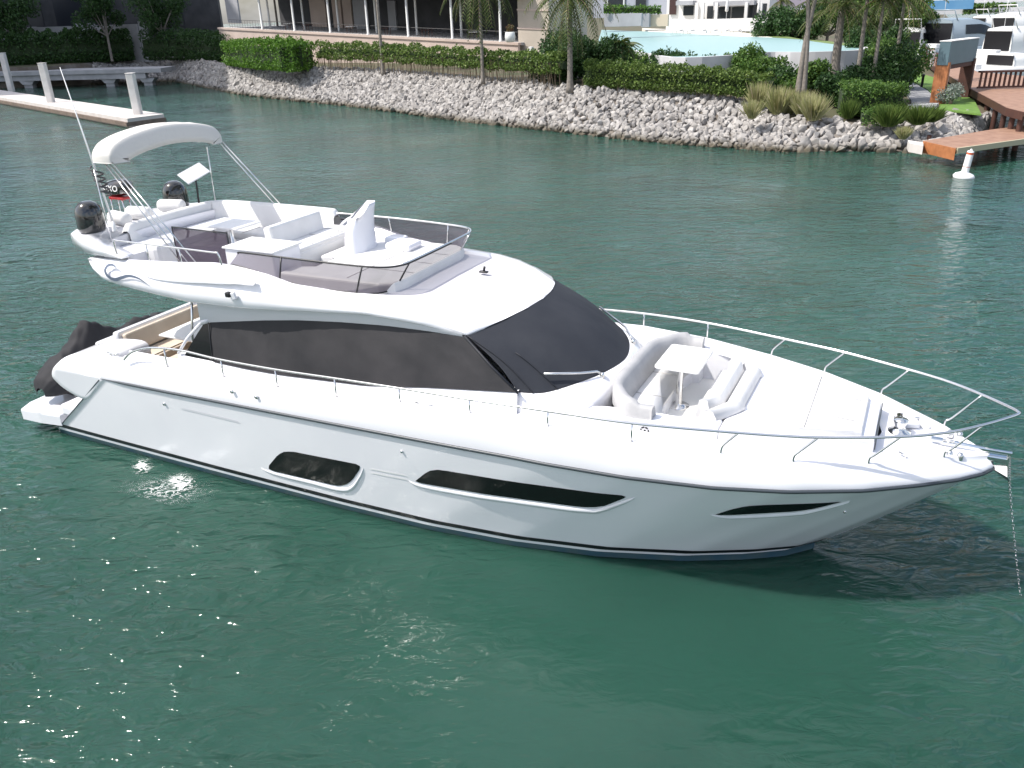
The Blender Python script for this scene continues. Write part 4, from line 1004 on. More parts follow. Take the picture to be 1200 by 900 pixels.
hedge([gp(372,80,2.95), gp(440,83,2.95), gp(520,89,2.9), (gp(600,96,2.85)), gp(655,100,2.85)], [2.5,2.5,2.3,2.2,2.1], 1.1, LEAFO, 'long leggy hedge with bare stems below, in front of the pink terrace wall', 15000, .25, .42)
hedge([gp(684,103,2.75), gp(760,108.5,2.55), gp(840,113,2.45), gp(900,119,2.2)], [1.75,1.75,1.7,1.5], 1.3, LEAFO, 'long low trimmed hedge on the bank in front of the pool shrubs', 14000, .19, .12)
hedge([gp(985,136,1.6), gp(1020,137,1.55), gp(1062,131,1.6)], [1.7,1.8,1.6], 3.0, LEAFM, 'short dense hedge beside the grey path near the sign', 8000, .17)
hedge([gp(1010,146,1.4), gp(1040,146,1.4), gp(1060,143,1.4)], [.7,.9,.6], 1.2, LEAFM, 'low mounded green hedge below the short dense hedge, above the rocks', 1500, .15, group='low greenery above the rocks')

def bush(p, r, h, m, label, n=900, leaf=.25, name='shrub', lob=7, group='shrubs between the hedge and the pool'):
    root = empty(name, p); tag(root, label, 'shrub', group); C = []; n = int(n*2.6)
    blobs = [(Vector((rng.uniform(-.6,.6)*r, rng.uniform(-.5,.5)*r, h*rng.uniform(.3,.85))), rng.uniform(.30,.55)*min(r, h)) for _ in range(lob)]
    for _ in range(n):
        c, br = blobs[rng.integers(lob)]; d = Vector(rng.normal(size=3)).normalized(); q = c+d*br*rng.uniform(.5,1.1)*(1.12 if rng.random() < .2 else 1); C.append((q.x, q.y, max(q.z, .05)))
    quads(C, 1, leaf, 'foliage', m, root)
    bm = bmesh.new()
    for c, br in blobs: add_tube(bm, [(c.x*.2, c.y*.2, -.1), (c.x*.6, c.y*.6, c.z*.55), c[:]], [.05,.035,.015], 4, cap=False)
    bm_obj('branches', bm, STEM, root); return root
def frond_leaflets(bm, pts, L, droop=.5, wdt=.05, every=1):
    n = len(pts)
    for i in range(1, n):
        q = i/(n-1); p = pts[i]; t = (pts[i]-pts[i-1]).normalized(); s_ = t.cross(Vector((0,0,1)))
        if s_.length < .01: continue
        s_.normalize(); ll = L*(.35+.65*math.sin(math.pi*(.12+.83*q)))
        for sg in (-1, 1):
            d = (s_*sg*.85+t*.45+Vector((0,0,-droop*(.6+.5*random.random())))).normalized()*ll
            w_ = t*wdt
            a, b, c_, e = p-w_, p+w_, p+d*.6+w_*.6+Vector((0,0,.04)), p+d
            f = bm.faces.new([bm.verts.new(x) for x in (a, c_, e)]) if False else bm.faces.new([bm.verts.new(x) for x in (a, b, c_, e)])
def palm(p, H, r, label, n=18, FL=3.2, lean=(0,0), seed=1, group='coconut palms along the bank', dead=0, droop=1.0):
    rn = random.Random(seed); random.seed(seed); root = empty('palm_tree', p); tag(root, label, 'palm tree', group)
    pts = [Vector((lean[0]*q*q, lean[1]*q*q, H*q)) for q in np.linspace(0,1,9)]
    tube('trunk', [Vector((0,0,-.4))]+pts, [r*1.5,r*1.35]+[r*(1.05-.35*q) for q in np.linspace(.12,1,8)], BARK, root, 10)
    top = pts[-1]; bm = bmesh.new(); bs = bmesh.new()
    for k in range(n):
        a = k*2.399+rn.uniform(-.2,.2); el = rn.uniform(-.55,1.15) if k >= dead else rn.uniform(-1.25,-.8); d = Vector((math.cos(a)*math.cos(el), math.sin(a)*math.cos(el), math.sin(el)))
        ln = FL*rn.uniform(.8,1.1); P = []; q = top.copy(); v = d.copy()
        for i in range(17):
            P.append(q.copy()); q = q+v*(ln/16); v = (v+Vector((0,0,-.085*droop))).normalized()
        frond_leaflets(bm, P, ln*.26, .55, .05); add_tube(bs, P, [.03-.0015*i for i in range(17)], 4, cap=False)
    bm_obj('crown', bm, PALML, root); bm_obj('frond_stems', bs, STEM, root)
    return root
def broad_tree(p, H, R_, m, label, n=7500, leaf=.36, group='trees behind the pool', trunk=.22):
    root = empty('tree', p); tag(root, label, 'tree', group); C = []
    bl = [(Vector((rng.uniform(-.7,.7)*R_, rng.uniform(-.6,.6)*R_, H*rng.uniform(.45,.95))), R_*rng.uniform(.28,.5)) for _ in range(12)]
    for _ in range(n):
        c, br = bl[rng.integers(12)]; d = Vector(rng.normal(size=3)).normalized(); q = c+d*br*rng.uniform(.5,1.1); C.append(q[:])
    quads(C, 1, leaf, 'crown', m, root)
    bm = bmesh.new(); add_tube(bm, [(0,0,-.3),(0.05,0,H*.25),(.1,.05,H*.5)], [trunk,trunk*.8,trunk*.6], 8, cap=False)
    for c, br in bl: add_tube(bm, [(.06,.02,H*.3), (c.x*.5, c.y*.5, (c.z+H*.3)*.5), c[:]], [trunk*.5,trunk*.3,.03], 5, cap=False)
    bm_obj('trunk', bm, BARK, root); return root

# ---- terrace building
TL = gd(256,32,126); TR = gd(607,50,96); tdir = (TR-TL); tlen = Vector((tdir.x, tdir.y, 0)).length; th_ = math.atan2(tdir.y, tdir.x); slope = tdir.z/tlen
tb_ = empty('terrace_building', (TL.x, TL.y, 0), th_); tag(tb_, 'low terrace building with slim white columns and pink base wall, behind the leggy hedge', 'building')
zL, zR = TL.z, TR.z
def tzf(x): return zL+slope*x
def tprism(name, x0, x1, y0, y1, za, zb, m, par=tb_):   # za/zb offsets from the sloping floor
    vs = [(x0,y0,tzf(x0)+za),(x1,y0,tzf(x1)+za),(x1,y1,tzf(x1)+za),(x0,y1,tzf(x0)+za),(x0,y0,tzf(x0)+zb),(x1,y0,tzf(x1)+zb),(x1,y1,tzf(x1)+zb),(x0,y1,tzf(x0)+zb)]
    return mesh(name, vs, [(3,2,1,0),(4,5,6,7),(0,1,5,4),(1,2,6,5),(2,3,7,6),(3,0,4,7)], m, par)
tprism('base_wall', 0, tlen, 0, .35, -4.6, -.25, PINK); tprism('wall_coping', -.1, tlen+.1, -.12, .5, -.245, 0, PINK)
tprism('terrace_floor', 0, tlen, .5, 14, -.3, -.02, CONC)
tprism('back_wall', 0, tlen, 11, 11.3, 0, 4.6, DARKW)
tprism('roof', -1, tlen+1, -.6, 14, 4.6, 5.2, mat('roof_white', (.6,.6,.58), .7))
cu = [307,344.5,386,430,477,528.5,585]
def wall_x(u, off=0):  # param along terrace front where the pixel column crosses it
    d = ray(u, 42); o2 = Vector((TL.x, TL.y)); e = Vector((math.cos(th_), math.sin(th_))); nrm = Vector((-e.y, e.x)); o2 = o2+nrm*off
    A = np.array([[d.x, -e.x], [d.y, -e.y]]); t, q = np.linalg.solve(A, np.array([o2.x, o2.y])); return q
COLM = mat('column_white', (.66,.66,.65), .6)
for u in cu:
    x = wall_x(u); lathe('column', (x, .25, tzf(x)), [(.20,0),(.20,.12),(.15,.16),(.14,4.6)], COLM, tb_, 12)
for u in (318,357.5,398,442,489,541):
    x = wall_x(u, 3.6); lathe('column', (x, 3.6, tzf(x)), [(.15,0),(.13,4.6)], COLM, tb_, 10)
for u0, u1, c_ in ((269,283,GREYW),(366,384,PINK),(392,402,PINK),(404,414,PINK),(416,432,GREYW),(456,465,GREYW)):
    x0, x1 = wall_x(u0, 10.6), wall_x(u1, 10.6); tprism('wall_panel', x0, x1, 10.7, 10.98, 0, 3.6, c_)
bm = bmesh.new(); x0 = wall_x(268); x = x0; n_ = 0
while x < tlen-.3:
    add_tube(bm, [(x,.42,tzf(x)),(x,.42,tzf(x)+1.0)], .018, 4); x += .55
add_tube(bm, [(x0,.42,tzf(x0)+1.02),(tlen-.3,.42,tzf(tlen)+1.02)], .03, 6); add_tube(bm, [(x0,.42,tzf(x0)+.15),(tlen-.3,.42,tzf(tlen)+.15)], .02, 6)
bm_obj('railing', bm, mat('railing_dark', (.03,.03,.035), .5), tb_)
for k, u in enumerate((340,361,412,452,500,556)):   # terrace tables
    x = wall_x(u, 1.8); P = tb_.matrix_world if False else None
    e = Vector((math.cos(th_), math.sin(th_), 0)); nrm = Vector((-e.y, e.x, 0)); q = Vector((TL.x, TL.y, 0))+e*x+nrm*1.9; q.z = tzf(x)
    t_ = empty('terrace_table', q, th_); tag(t_, ['dining table beside the second front column of the terrace','dining table left of the third front column','dining table between the third and fourth front columns','dining table left of the fifth front column','dining table between the fifth and sixth front columns','dining table near the planter end of the terrace'][k], 'table', 'dining tables on the terrace')
    box('table_top', (0,0,.75), (1.3,.8,.05), WHITE if k in (0,2,5) else WOODD, t_, .01)
    for a in (-.5,.5):
        for b in (-.3,.3): box('leg', (a,b,.36), (.05,.05,.72), WOODD, t_, 0)
x0 = wall_x(606, 1.0); x1 = wall_x(642, 1.0)
tprism('end_wall', x0, x1, 1.2, 9, -4, 6.5, CREAM_ if False else mat('end_wall_cream', (.50,.44,.37), .85, noise=((.43,.38,.32), .5)))
for dz_ in (1.3, 3.1): tprism('wall_band', x0-.05, x1, 1.12, 1.2, dz_, dz_+.16, PINK)
tprism('end_post', wall_x(620.5, -.3), wall_x(624, -.3), -.5, -.1, -4, -.3, COLM)
# dark wing at far left, shade-casting tower added beyond the frame
bl_ = empty('shaded_building', gd(60,30,150)*1.0, 0); bl_.location.z = 0; tag(bl_, 'dark shaded two-storey building behind the tall hedge at far left', 'building')
lx = bl_.location
def bpart(name, u0, u1, Yy, z0, z1, th, m):
    a = gd(u0, 20, Yy); b = gd(u1, 20, Yy); c = (a+b)/2-lx; return box(name, (c.x, c.y+th/2, (z0+z1)/2), (b.x-a.x, th, z1-z0), m, bl_, .01)
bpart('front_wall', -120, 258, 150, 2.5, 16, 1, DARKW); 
bpart('low_wall', -60, 158, 145.5, 2.5, 8.1, .5, CONC); bpart('gate_pier', 160, 168, 144.5, 2.5, 8.5, .8, CONC)
for u0, u1 in ((10,50),(65,100),(108,130),(178,215)): bpart('window_bay', u0, u1, 149.9, 7.5, 13, .12, mat('bay_dark', (.015,.018,.028), .3) if u0 == 10 else bpy.data.materials['bay_dark'])
bpart('ceiling_lamp_panel', 108, 128, 149.5, 13.6, 14.0, .3, WHITE)
tw_ = box('shade_tower', (-130, 124, 52), (44, 52, 104), None, None, 0); tw_.data.materials.clear(); tw_.data.materials.append(mat('tower_render', (.45,.43,.40), .8)); tag(tw_, 'unseen tower block added past the left edge to shade the hedges and pier', 'building')  # unseen block, added and sized so its shadow covers the far-left bank
for i, (u, v, Yy, nm) in enumerate([(24,33,146,'white lounge chair left of the leaning palm trunk, far left'),(39,32,146,'pale lounge chair beside the far left palm'),(93,22,147,'pale sofa in the dark bay, higher of the pair'),(110,28,146,'pale lounge chair in the dark bay, lower of the pair')]):
    q = gd(u, v+6, Yy); c_ = empty('lounge_chair', (q.x, q.y, 7.3 if i > 1 else 7.0), .3*i); tag(c_, nm, 'chair', 'lounge chairs at the dark building')
    box('seat', (0,0,.35), (1.2,.8,.35), GREYW, c_, .08); box('backrest', (0,.4,.8), (1.2,.2,.7), GREYW, c_, .08); box('armrest', (-.6,0,.5), (.16,.8,.5), GREYW, c_, .05); box('armrest', (.6,0,.5), (.16,.8,.5), GREYW, c_, .05)

# ---- palms
def palm_px(u, v, z, H, r, label, **k): return palm(gp(u, v, z), H, r, label, **k)
palm_px(668,102,2.8, 6.2, .21, 'coconut palm with full drooping crown rooted at the top of the rock bank, centre', n=40, FL=4.0, seed=3, dead=9, droop=1.6)
palm_px(566,93,2.9, 7.6, .15, 'slim palm trunk rising from the leggy hedge with fronds over the last terrace column', n=34, FL=4.4, seed=5, droop=1.7, dead=7)
palm_px(449,84,2.9, 11.5, .17, 'tall bare palm trunk between the fourth and fifth front columns', n=18, FL=4, seed=6)
palm_px(330,66,3.2, 11.5, .17, 'dark palm trunk in front of the terrace wall shadow edge', n=18, FL=4, seed=8)
palm_px(248,48,3.4, 6.6, .2, 'palm with yellowish fronds at the left end of the terrace', n=18, FL=4.6, seed=9, droop=1.3, lean=(-1,0))
palm_px(206,42,3.4, 7.0, .2, 'shaded palm with yellow-tipped frond behind the second hedge', n=16, FL=5, seed=10, lean=(-1.5,0))
palm_px(68,50,3.2, 15, .24, 'leaning dark palm trunk left of the dark bay', n=14, FL=4, seed=11, lean=(-1.5,0))
palm_px(141,43,3.2, 15, .24, 'leaning dark palm trunk right of the dark bay', n=14, FL=4, seed=12, lean=(-1.2,0))
palm(gp(936,104,2.9), 7.6, .17, 'slender curved palm with hanging dry fronds in front of the pool', n=16, FL=2.6, lean=(.9,0), seed=14, dead=5)
palm(gp(942,104,2.9), 7.2, .15, 'second slender palm sharing the foot of the curved palm', n=14, FL=2.6, lean=(-.5,.3), seed=15)
palm(gp(978,84,3.4), 4.3, .32, 'stout feathery palm right of the pool', n=30, FL=3.6, seed=16)
palm(gp(1022,100,2.8), 5.4, .13, 'thin straight palm left of the marina path', n=22, FL=2.6, seed=17)
palm(gp(1004,96,3.0), 6.2, .15, 'tall palm behind the dense shrubs right of the pool', n=24, FL=3.2, seed=18)
palm(gp(1048,84,3.0), 5.2, .15, 'palm with arching fronds beside the moored grey cruiser', n=26, FL=3.8, seed=19)
palm(gp(728,96,2.8), 2.6, .09, 'small young palm among the shrubs left of the pool', n=16, FL=1.7, seed=20)
palm(gp(862,41,4.7), 3.2, .12, 'small palm on the white deck behind the pool', n=18, FL=1.8, seed=21) if False else palm(gd(912,38,112), 3.6, .14, 'small dark palm in front of the white pool wall', n=24, FL=2.4, seed=21)

# ---- shrubs between hedge and pool
SB = [(640,94,3.2,3.9,LEAFD,'dark shrub right of the pink wall end, behind the palm'),(664,92,2.6,3.0,LEAFD,'dark shrub directly behind the central palm trunk'),(692,92,3.0,2.6,LEAFD,'broad dark shrub right of the central palm'),
 (715,95,2.4,2.4,LEAFM,'mid-green shrub left of the young palm'),(745,96,2.2,2.5,LEAFM,'grey-tipped shrub right of the young palm'),(775,98,2.2,2.3,LEAFD,'dark spreading shrub below the white pool wall'),
 (800,99,2.0,2.0,LEAFD,'dark shrub under the deep blue end of the pool'),(822,100,2.0,2.1,LEAFD,'dark rounded shrub in front of the pool middle'),(843,101,1.5,1.7,LEAFB,'bright yellow-green shrub in the dark row'),
 (868,104,1.9,2.8,LEAFM,'tall open shrub with broad leaves left of the pool wall'),(888,106,1.9,2.1,LEAFM,'leafy shrub rising over the pool wall left end'),(910,111,2.0,1.5,LEAFD,'dark shrub below the pool wall'),
 (932,116,1.9,1.4,LEAFM,'mid-green shrub left of the grass tufts'),(958,117,1.7,2.5,LEAFM,'tall bright-tipped shrub in front of the pool wall right part'),(982,122,2.0,1.6,LEAFD,'dark shrub right of the tall bright-tipped shrub'),
 (1012,120,2.4,2.3,LEAFD,'large dark shrub left of the marina path'),(1034,118,2.2,3.0,LEAFD,'dense dark shrub touching the marina path'),(1046,104,2.6,3.4,LEAFM,'tall leafy shrub behind the marina path bend'),(1020,92,3.0,3.6,LEAFD,'dark backing shrub under the tall palms'),(990,88,2.6,3.0,LEAFM,'green backing shrub right of the stout palm')]
for u, v, r, h, m, lab in SB:
    zb = float(np.interp(u, [600,800,900,960,1060], [2.8,2.5,2.2,1.8,1.7])); bush(gp(u, v, zb+ (0 if v > 92 else .4)), r, h, m, lab, int(700+240*r*h), .24)
TR_ = [(1000,60,5.5,4,LEAFD,'dark leafy tree behind the right end of the pool'),(1030,60,6,4.5,LEAFM,'green tree behind the tall palms near the marina'),(968,38,5,3.5,LEAFM,'olive tree behind the pool garden'),(925,28,4.2,4,LEAFD,'dark low tree behind the white pool wall'),(1062,48,5.2,2.6,LEAFD,'dark narrow tree at the edge of the marina')]
for u, v, H_, R__, m, lab in TR_:
    p = gd(u, v+14, 105); broad_tree(Vector((p.x, p.y, 3.0)), H_, R__, m, lab)
for u, H_, R__, lab in ((22,8.5,3.4,'shaded tree in front of the dark building, at the far left edge'),(125,8.0,3.0,'shaded tree between the leaning palm and the gate pier'),(190,8.5,3.6,'shaded broad tree in front of the dark building right of the gate pier')):
    p = gd(u, 40, 140); broad_tree(Vector((p.x, p.y, 3.2)), H_+3, R__+.8, LEAFD, lab, group='shaded trees at the dark building')
# grass tufts
def tuft(u, v, z, h, w_, label, n=230, m=GRASSY):
    p = gp(u, v, z); C = []; bm = bmesh.new(); h *= 1.45; n = 650
    for _ in range(n):
        a = rng.uniform(0, 6.28); l = rng.uniform(.0,.60)*w_; b = Vector((math.cos(a)*l*.5, math.sin(a)*l*.5, 0)); t = b+Vector((math.cos(a)*l*(.5+rng.random()*.9)+rng.normal()*.08, math.sin(a)*l*.9+rng.normal()*.08, h*rng.uniform(.45,1.08))); s_ = Vector((-math.sin(a), math.cos(a), 0))*.009
        mid = b.lerp(t, .55)+Vector((0,0,h*.08)); bm.faces.new([bm.verts.new(x) for x in (b-s_, b+s_, mid+s_*1.6, t, mid-s_*1.6)])
    me = bpy.data.meshes.new('grass_tuft'); bm.to_mesh(me); bm.free(); o = link('grass_tuft', me, m); o.location = p; tag(o, label, 'grass tuft', 'ornamental grass tufts above the rocks')
TF = [(888,127,1.85,1.15,1.1,'leftmost tall pale grass tuft by the end of the long hedge'),(912,134,1.6,1.2,1.2,'tall pale grass tuft second from left'),(925,133,1.6,1.0,.9,'feathery grass tuft squeezed between two taller ones'),(941,137,1.5,1.1,1.1,'greenish grass tuft in the middle of the row'),(952,141,1.5,1.05,1.2,'pinkish dry grass tuft with drooping plumes'),(881,139,1.6,.75,.8,'small grass tuft lower down on the rocks'),(994,139,1.5,.8,.8,'small yellow-green tuft left of the low hedge'),(1041,148,1.3,.9,1.3,'wide olive grass tuft above the rock point'),(1058,163,.7,.5,.6,'little grass tuft among the rocks near the lower dock'),(1075,146,1.35,.8,1.2,'spreading grass tuft left of the sign foot'),(1090,143,1.35,.6,1.0,'low grass tuft at the sign foot'),(688,120,1.4,.5,.7,'lone bright green tuft growing out of the rocks')]
for i, t in enumerate(TF): tuft(*t, m=(LEAFB if i == 11 else (LEAFO if i in (6,7,9,10) else GRASSY)))

# ---- pool, deck, loungers
PZ = 4.6
POOLW = bpy.data.materials.new('pool_water'); POOLW.use_nodes = True
_p = POOLW.node_tree.nodes['Principled BSDF']; _p.inputs['Base Color'].default_value = (.27,.42,.42,1); _p.inputs['Roughness'].default_value = .35; _p.inputs['Specular IOR Level'].default_value = .3
pe = [(700,52),(745,60),(790,68),(850,66),(900,62),(940,62),(1000,60),(1013,56),(1000,52),(970,48.5),(905,44),(850,42),(800,39),(760,37),(705,35)]
pp = [gp(u, v, PZ) for u, v in pe]
o = prism('pool_water', [(p.x, p.y) for p in pp], PZ-.4, PZ, POOLW); tag(o, kind='structure')
WALLW = mat('pool_wall_white', (.60,.60,.62), .7, noise=((.52,.52,.54), .6))
def wall_line(name, pts, z0, z1, th, m, label=None, cat='wall'):
    rows = []
    for i, p in enumerate(pts):
        t = (pts[min(i+1,len(pts)-1)]-pts[max(i-1,0)]); t.z = 0; t.normalize(); n_ = Vector((t.y, -t.x, 0))*th
        q = Vector((p.x, p.y, 0)); rows.append([q+Vector((0,0,z0)), q+Vector((0,0,z1)), q+n_+Vector((0,0,z1)), q+n_+Vector((0,0,z0))])
    o = grid(name, rows, m, None, False, True, cap=True)
    if label: tag(o, label, cat)
    return o
near = crv([pp[k] for k in (1,2,3,4,5,6,7)], 4)
wall_line('pool_wall', near, 1.6, PZ+.08, .35, WALLW, 'curved pale wall holding up the near edge of the pool')
dk = [gp(u, v, PZ) for u, v in [(760,37),(800,39),(850,42),(905,44)]]
far = [gp(u, v, PZ+.02) for u, v in [(1060,42),(905,32),(790,29),(700,30)]]
o = prism('pool_deck', [(p.x, p.y) for p in dk]+[(p.x+3, p.y+26) for p in reversed(dk)], 3.0, PZ+.03, mat('deck_cream', (.66,.62,.54), .8)); tag(o, kind='structure')
LAWN = mat('lawn', (.10,.16,.04), .9, noise=((.16,.2,.06), 1.5))
q4 = [gp(u, v, 4.62) for u, v in [(905,43.5),(970,48),(1012,54),(1040,60)]]
o = prism('lawn', [(p.x, p.y) for p in q4]+[(p.x+2, p.y+22) for p in reversed(q4)], 3.0, 4.62, LAWN); tag(o, kind='structure')
# stepped white walls behind the pool
WP = mat('villa_white', (.74,.72,.70), .7); CREAM = mat('villa_cream', (.60,.50,.38), .8)
def px_wall(name, u0, u1, Yy, v0, v1, th, m, label=None, cat='wall', parent=None, k=.5):
    a = gd(u0, v0, Yy) if parent is None else gd(u0, v0, Yy-k*(gd(u0, v0, Yy).x-parent.location.x))
    Y1 = a.y
    for _ in range(20): b = gd(u1, v0, Y1); Y1 = a.y-k*(b.x-a.x)
    b = gd(u1, v0, Y1); c = (a+b)/2; z1 = c.z; z0 = gd((u0+u1)/2, v1, c.y).z; an = math.atan2(b.y-a.y, b.x-a.x); nb = Vector((-math.sin(an), math.cos(an), 0))
    c = c+nb*th/2; L_ = Vector((b.x-a.x, b.y-a.y, 0)).length; px, py = (parent.location.x, parent.location.y) if parent else (0, 0)
    o = box(name, (c.x-px, c.y-py, (z0+z1)/2), (L_, th, z1-z0), m, parent, .02, rz=an)
    if label: tag(o, label, cat)
    return o
px_wall('garden_wall', 708, 752, 118, 16, 31, .5, GREYW, 'grey section of the low wall under the clipped top hedge')
px_wall('garden_wall', 761, 783, 118, 17, 31, .5, CREAM, 'cream section of the low wall beside the lounger deck')
px_wall('wall_pier', 752, 761, 117.6, 16, 32, .7, GREYW, 'square grey pier between the grey and cream wall sections', 'pier')
px_wall('garden_wall', 783, 922, 128, 22, 35, .6, WP, 'long white wall behind the row of loungers')
px_wall('garden_wall', 922, 938, 122, 26, 40, .5, CREAM, 'short cream wall behind the curved palm')
hedge([gd(708,15.5,117.5), gd(750,16,117.5), gd(775,16.5,117.5)], .9, 1.2, LEAFB, 'thin bright hedge on top of the grey garden wall', 1200, .25)
def lounger(p, rz, label):
    r = empty('sun_lounger', p, rz); tag(r, label, 'lounger', 'white loungers in a row on the pool deck')
    box('mattress', (0,0,.36), (.75,1.4,.14), WP, r, .03); box('backrest', (0,.95,.62), (.75,.75,.12), WP, r, .03, rx=R(42)); box('frame', (0,.1,.25), (.78,2.0,.06), GREYP, r, .01)
    for a in (-.33,.33):
        for b in (-.7,.8): box('leg', (a,b,.11), (.06,.06,.22), GREYP, r, 0)
ul = [795,808,822,835,849,863,877,891,904]
for i, u in enumerate(ul):
    q = gp(u, 36+.45*i*.9, PZ+.03); q = gd(u, 33.5+.35*i, 118-i*.8); q.z = PZ+.03 if q.z < 5.6 else PZ+.03
    q = gp(u, 34.5+.42*i, PZ+.03) if False else Vector((gd(u, 34, 121-i*1.6).x, 121-i*1.6, 4.9))
    lounger(q, .5, ['white lounger at the left end of the poolside row','second white lounger from the left of the row','third white lounger from the left of the row','fourth white lounger from the left of the row','middle white lounger of the poolside row','fourth white lounger from the right of the row','third white lounger from the right of the row','second white lounger from the right of the row','white lounger at the right end of the poolside row'][i])
# villas
vl = empty('white_villa', (gd(845,20,138).x, 138, 0)); tag(vl, 'white villa with open shaded rooms behind the lounger deck', 'building')
px_wall('facade', 783, 905, 140, -30, 36, 6, WP, parent=vl)
for u0, u1, v0, v1 in ((801,813,7,16),(829,836,7,20),(840,856,8,20),(858,872,8,19),(875,889,4,19),(893,899,4,19)): px_wall('window', u0, u1, 139.85, v0, v1+2, .12, mat('villa_window', (.035,.04,.045), .15) if u0 == 801 else bpy.data.materials['villa_window'], parent=vl)
px_wall('canopy', 792, 812, 137.5, 1, 6, 2.2, GREYW, parent=vl); px_wall('canopy', 836, 884, 137.5, 1, 6.5, 2.2, GREYW, parent=vl)
for u in (815,822,838,873,890): px_wall('pillar', u, u+3.5, 137.3, 3, 23, .5, WP, parent=vl)
v2 = empty('grey_villa', (gd(735,8,150).x, 150, 0)); tag(v2, 'pale grey villa wall with posts above the clipped top hedge', 'building')
px_wall('facade', 695, 783, 150, -30, 20, 5, mat('villa_grey', (.36,.37,.42), .8), parent=v2)
for u0, u1 in ((710,733),(745,757)): px_wall('window', u0, u1, 149.85, -5, 14, .12, bpy.data.materials['villa_window'], parent=v2)
for u in (711,730.5): px_wall('post', u, u+1.5, 147, -10, 12, .2, COLM, parent=v2)
px_wall('door', 785, 793, 139.7, -5, 17, .15, mat('door_red', (.05,.02,.018), .6), parent=vl)
def parasol(u, v, Yy, label):
    p = gd(u, v, Yy); r = empty('folded_parasol', p); tag(r, label, 'parasol', 'folded parasols behind the pool')
    tube('pole', [(0,0,-.5),(0,0,3.2)], .04, GREYP, r); lathe('folded_canopy', (0,0,.9), [(.08,0),(.26,.15),(.22,.9),(.10,1.9),(0,2.3)], WP, r, 10)
parasol(851,22,133,'folded white parasol left of the villa middle'); parasol(888,24,132,'folded pale parasol at the right side of the villa')
def pot(u, v, Yy, label):
    p = gd(u, v, Yy); r = empty('planter', p); tag(r, label, 'planter'); lathe('pot', (0,0,0), [(.35,0),(.5,.1),(.56,.5),(.5,.95),(.44,1.0),(.38,.98)], mat('pot_white', (.68,.70,.68), .5), r)
    C = [tuple(Vector(rng.normal(size=3)).normalized()*.42*rng.uniform(.5,1.1)+Vector((0,0,1.35))) for _ in range(240)]; quads(C, 1, .18, 'plant', leafmat('leaf_reddish', (.12,.04,.03), (.12,.14,.05), .3), r)
pot(598,49.5,95,'round white pot with reddish plant at the right end of the terrace')

# ---- docks on the left
d1 = empty('concrete_pier', gp(100,97,0)); tag(d1, 'grey concrete pier on flared piles in front of the dark hedge, far left', 'pier'); l1 = d1.location
def wp(name, pts, z0, z1, m, root, bev=0): return prism(name, [(p.x-root.location.x, p.y-root.location.y) for p in pts], z0, z1, m, root, bev)
a, b = gp(-60,86,2.3), gp(188,80,2.3); bk = Vector((0,6,0))
wp('deck_slab', [a, b, b+bk, a+bk], 1.75, 2.3, CONC, d1)
a2, b2 = a+Vector((0,.5,0)), b+Vector((-2.5,.5,0)); wp('edge_beam', [a2, b2, b2+Vector((0,1,0)), a2+Vector((0,1,0))], 1.0, 1.745, CONC, d1)
for u in (26,123,168):
    p = gp(u, float(np.interp(u, [-60,188], [86,80])), 2.3)+Vector((0,1.3,0)); c = p-l1; vs = []
    bm = bmesh.new(); add_prism(bm, [(c.x-1.1,c.y-.8),(c.x+1.1,c.y-.8),(c.x+1.1,c.y+.8),(c.x-1.1,c.y+.8)], -.0, 1.0, 0)
    bm_ = bm; 
    for v_ in bm.verts:
        if v_.co.z < .5: v_.co.x = c.x+(v_.co.x-c.x)*.6; v_.co.z = .45
    add_box(bm, (c.x, c.y, -.3), (1.2,1.2,1.5)); bm_obj('pile', bm, CONC, d1)
d2 = empty('floating_dock', gp(100,128,.2)); d2.location.z = 0; tag(d2, 'long pale floating dock with brown timber edge and white pilings, left', 'dock')
DKW = mat('dock_pale', (.60,.56,.53), .8, noise=((.52,.48,.45), 1.2))
n1, f1, f0, n0 = gp(149,139,.75), gp(192,133.5,.75), gp(0,102,.75), gp(0,114,.75)
dirn = (n0-n1).normalized()*60
n0 = n1+dirn; f0 = f1+dirn*1.02
wp('deck', [n1, f1, f0, n0], .45, .75, DKW, d2); 
c0 = (n1+f1+f0+n0)/4
wp('timber_edge', [n1+Vector((-.1,-.12,0)), f1+Vector((.15,-.05,0)), f0+Vector((.1,.1,0)), n0+Vector((-.1,-.12,0))], .12, .44, mat('dock_timber', (.20,.15,.12), .8, noise=((.13,.10,.08), 2)), d2)
wp('float', [n1+Vector((-.0,.05,0)), f1+Vector((0,0,0)), f0, n0], -.3, .115, mat('float_pale', (.5,.42,.36), .8), d2)
PIL = mat('piling_white', (.70,.67,.64), .6, noise=((.58,.55,.52), 1.5))
for (u0, v0, vt, lab) in ((162,134,86,'white square-topped piling nearest the dock end'),(60,120,74,'middle white piling on the floating dock'),(13,104,62,'farthest white piling, at the left edge of the picture')):
    p = gp(u0, v0, .75); top = gd(u0, vt, p.y).z; w_ = .45
    r = empty('dock_piling', p); tag(r, lab, 'piling', 'white pilings of the floating dock')
    box('post', (0,0,(top-.75)/2-.2), (w_*1.5,w_*1.5,top-.75+.4), PIL, r, .08); box('cap', (0,0,top-.75+.03), (w_*1.56,w_*1.56,.06), PIL, r, .02)
box('dock_bumper', (0,0,0), (.5,.3,.8), BLACK, None, .05); bo = bpy.context.scene.objects['dock_bumper']; q = gp(42,126,.2); bo.location = q; tag(bo, 'black rubber bumper on the near edge of the floating dock', 'bumper')

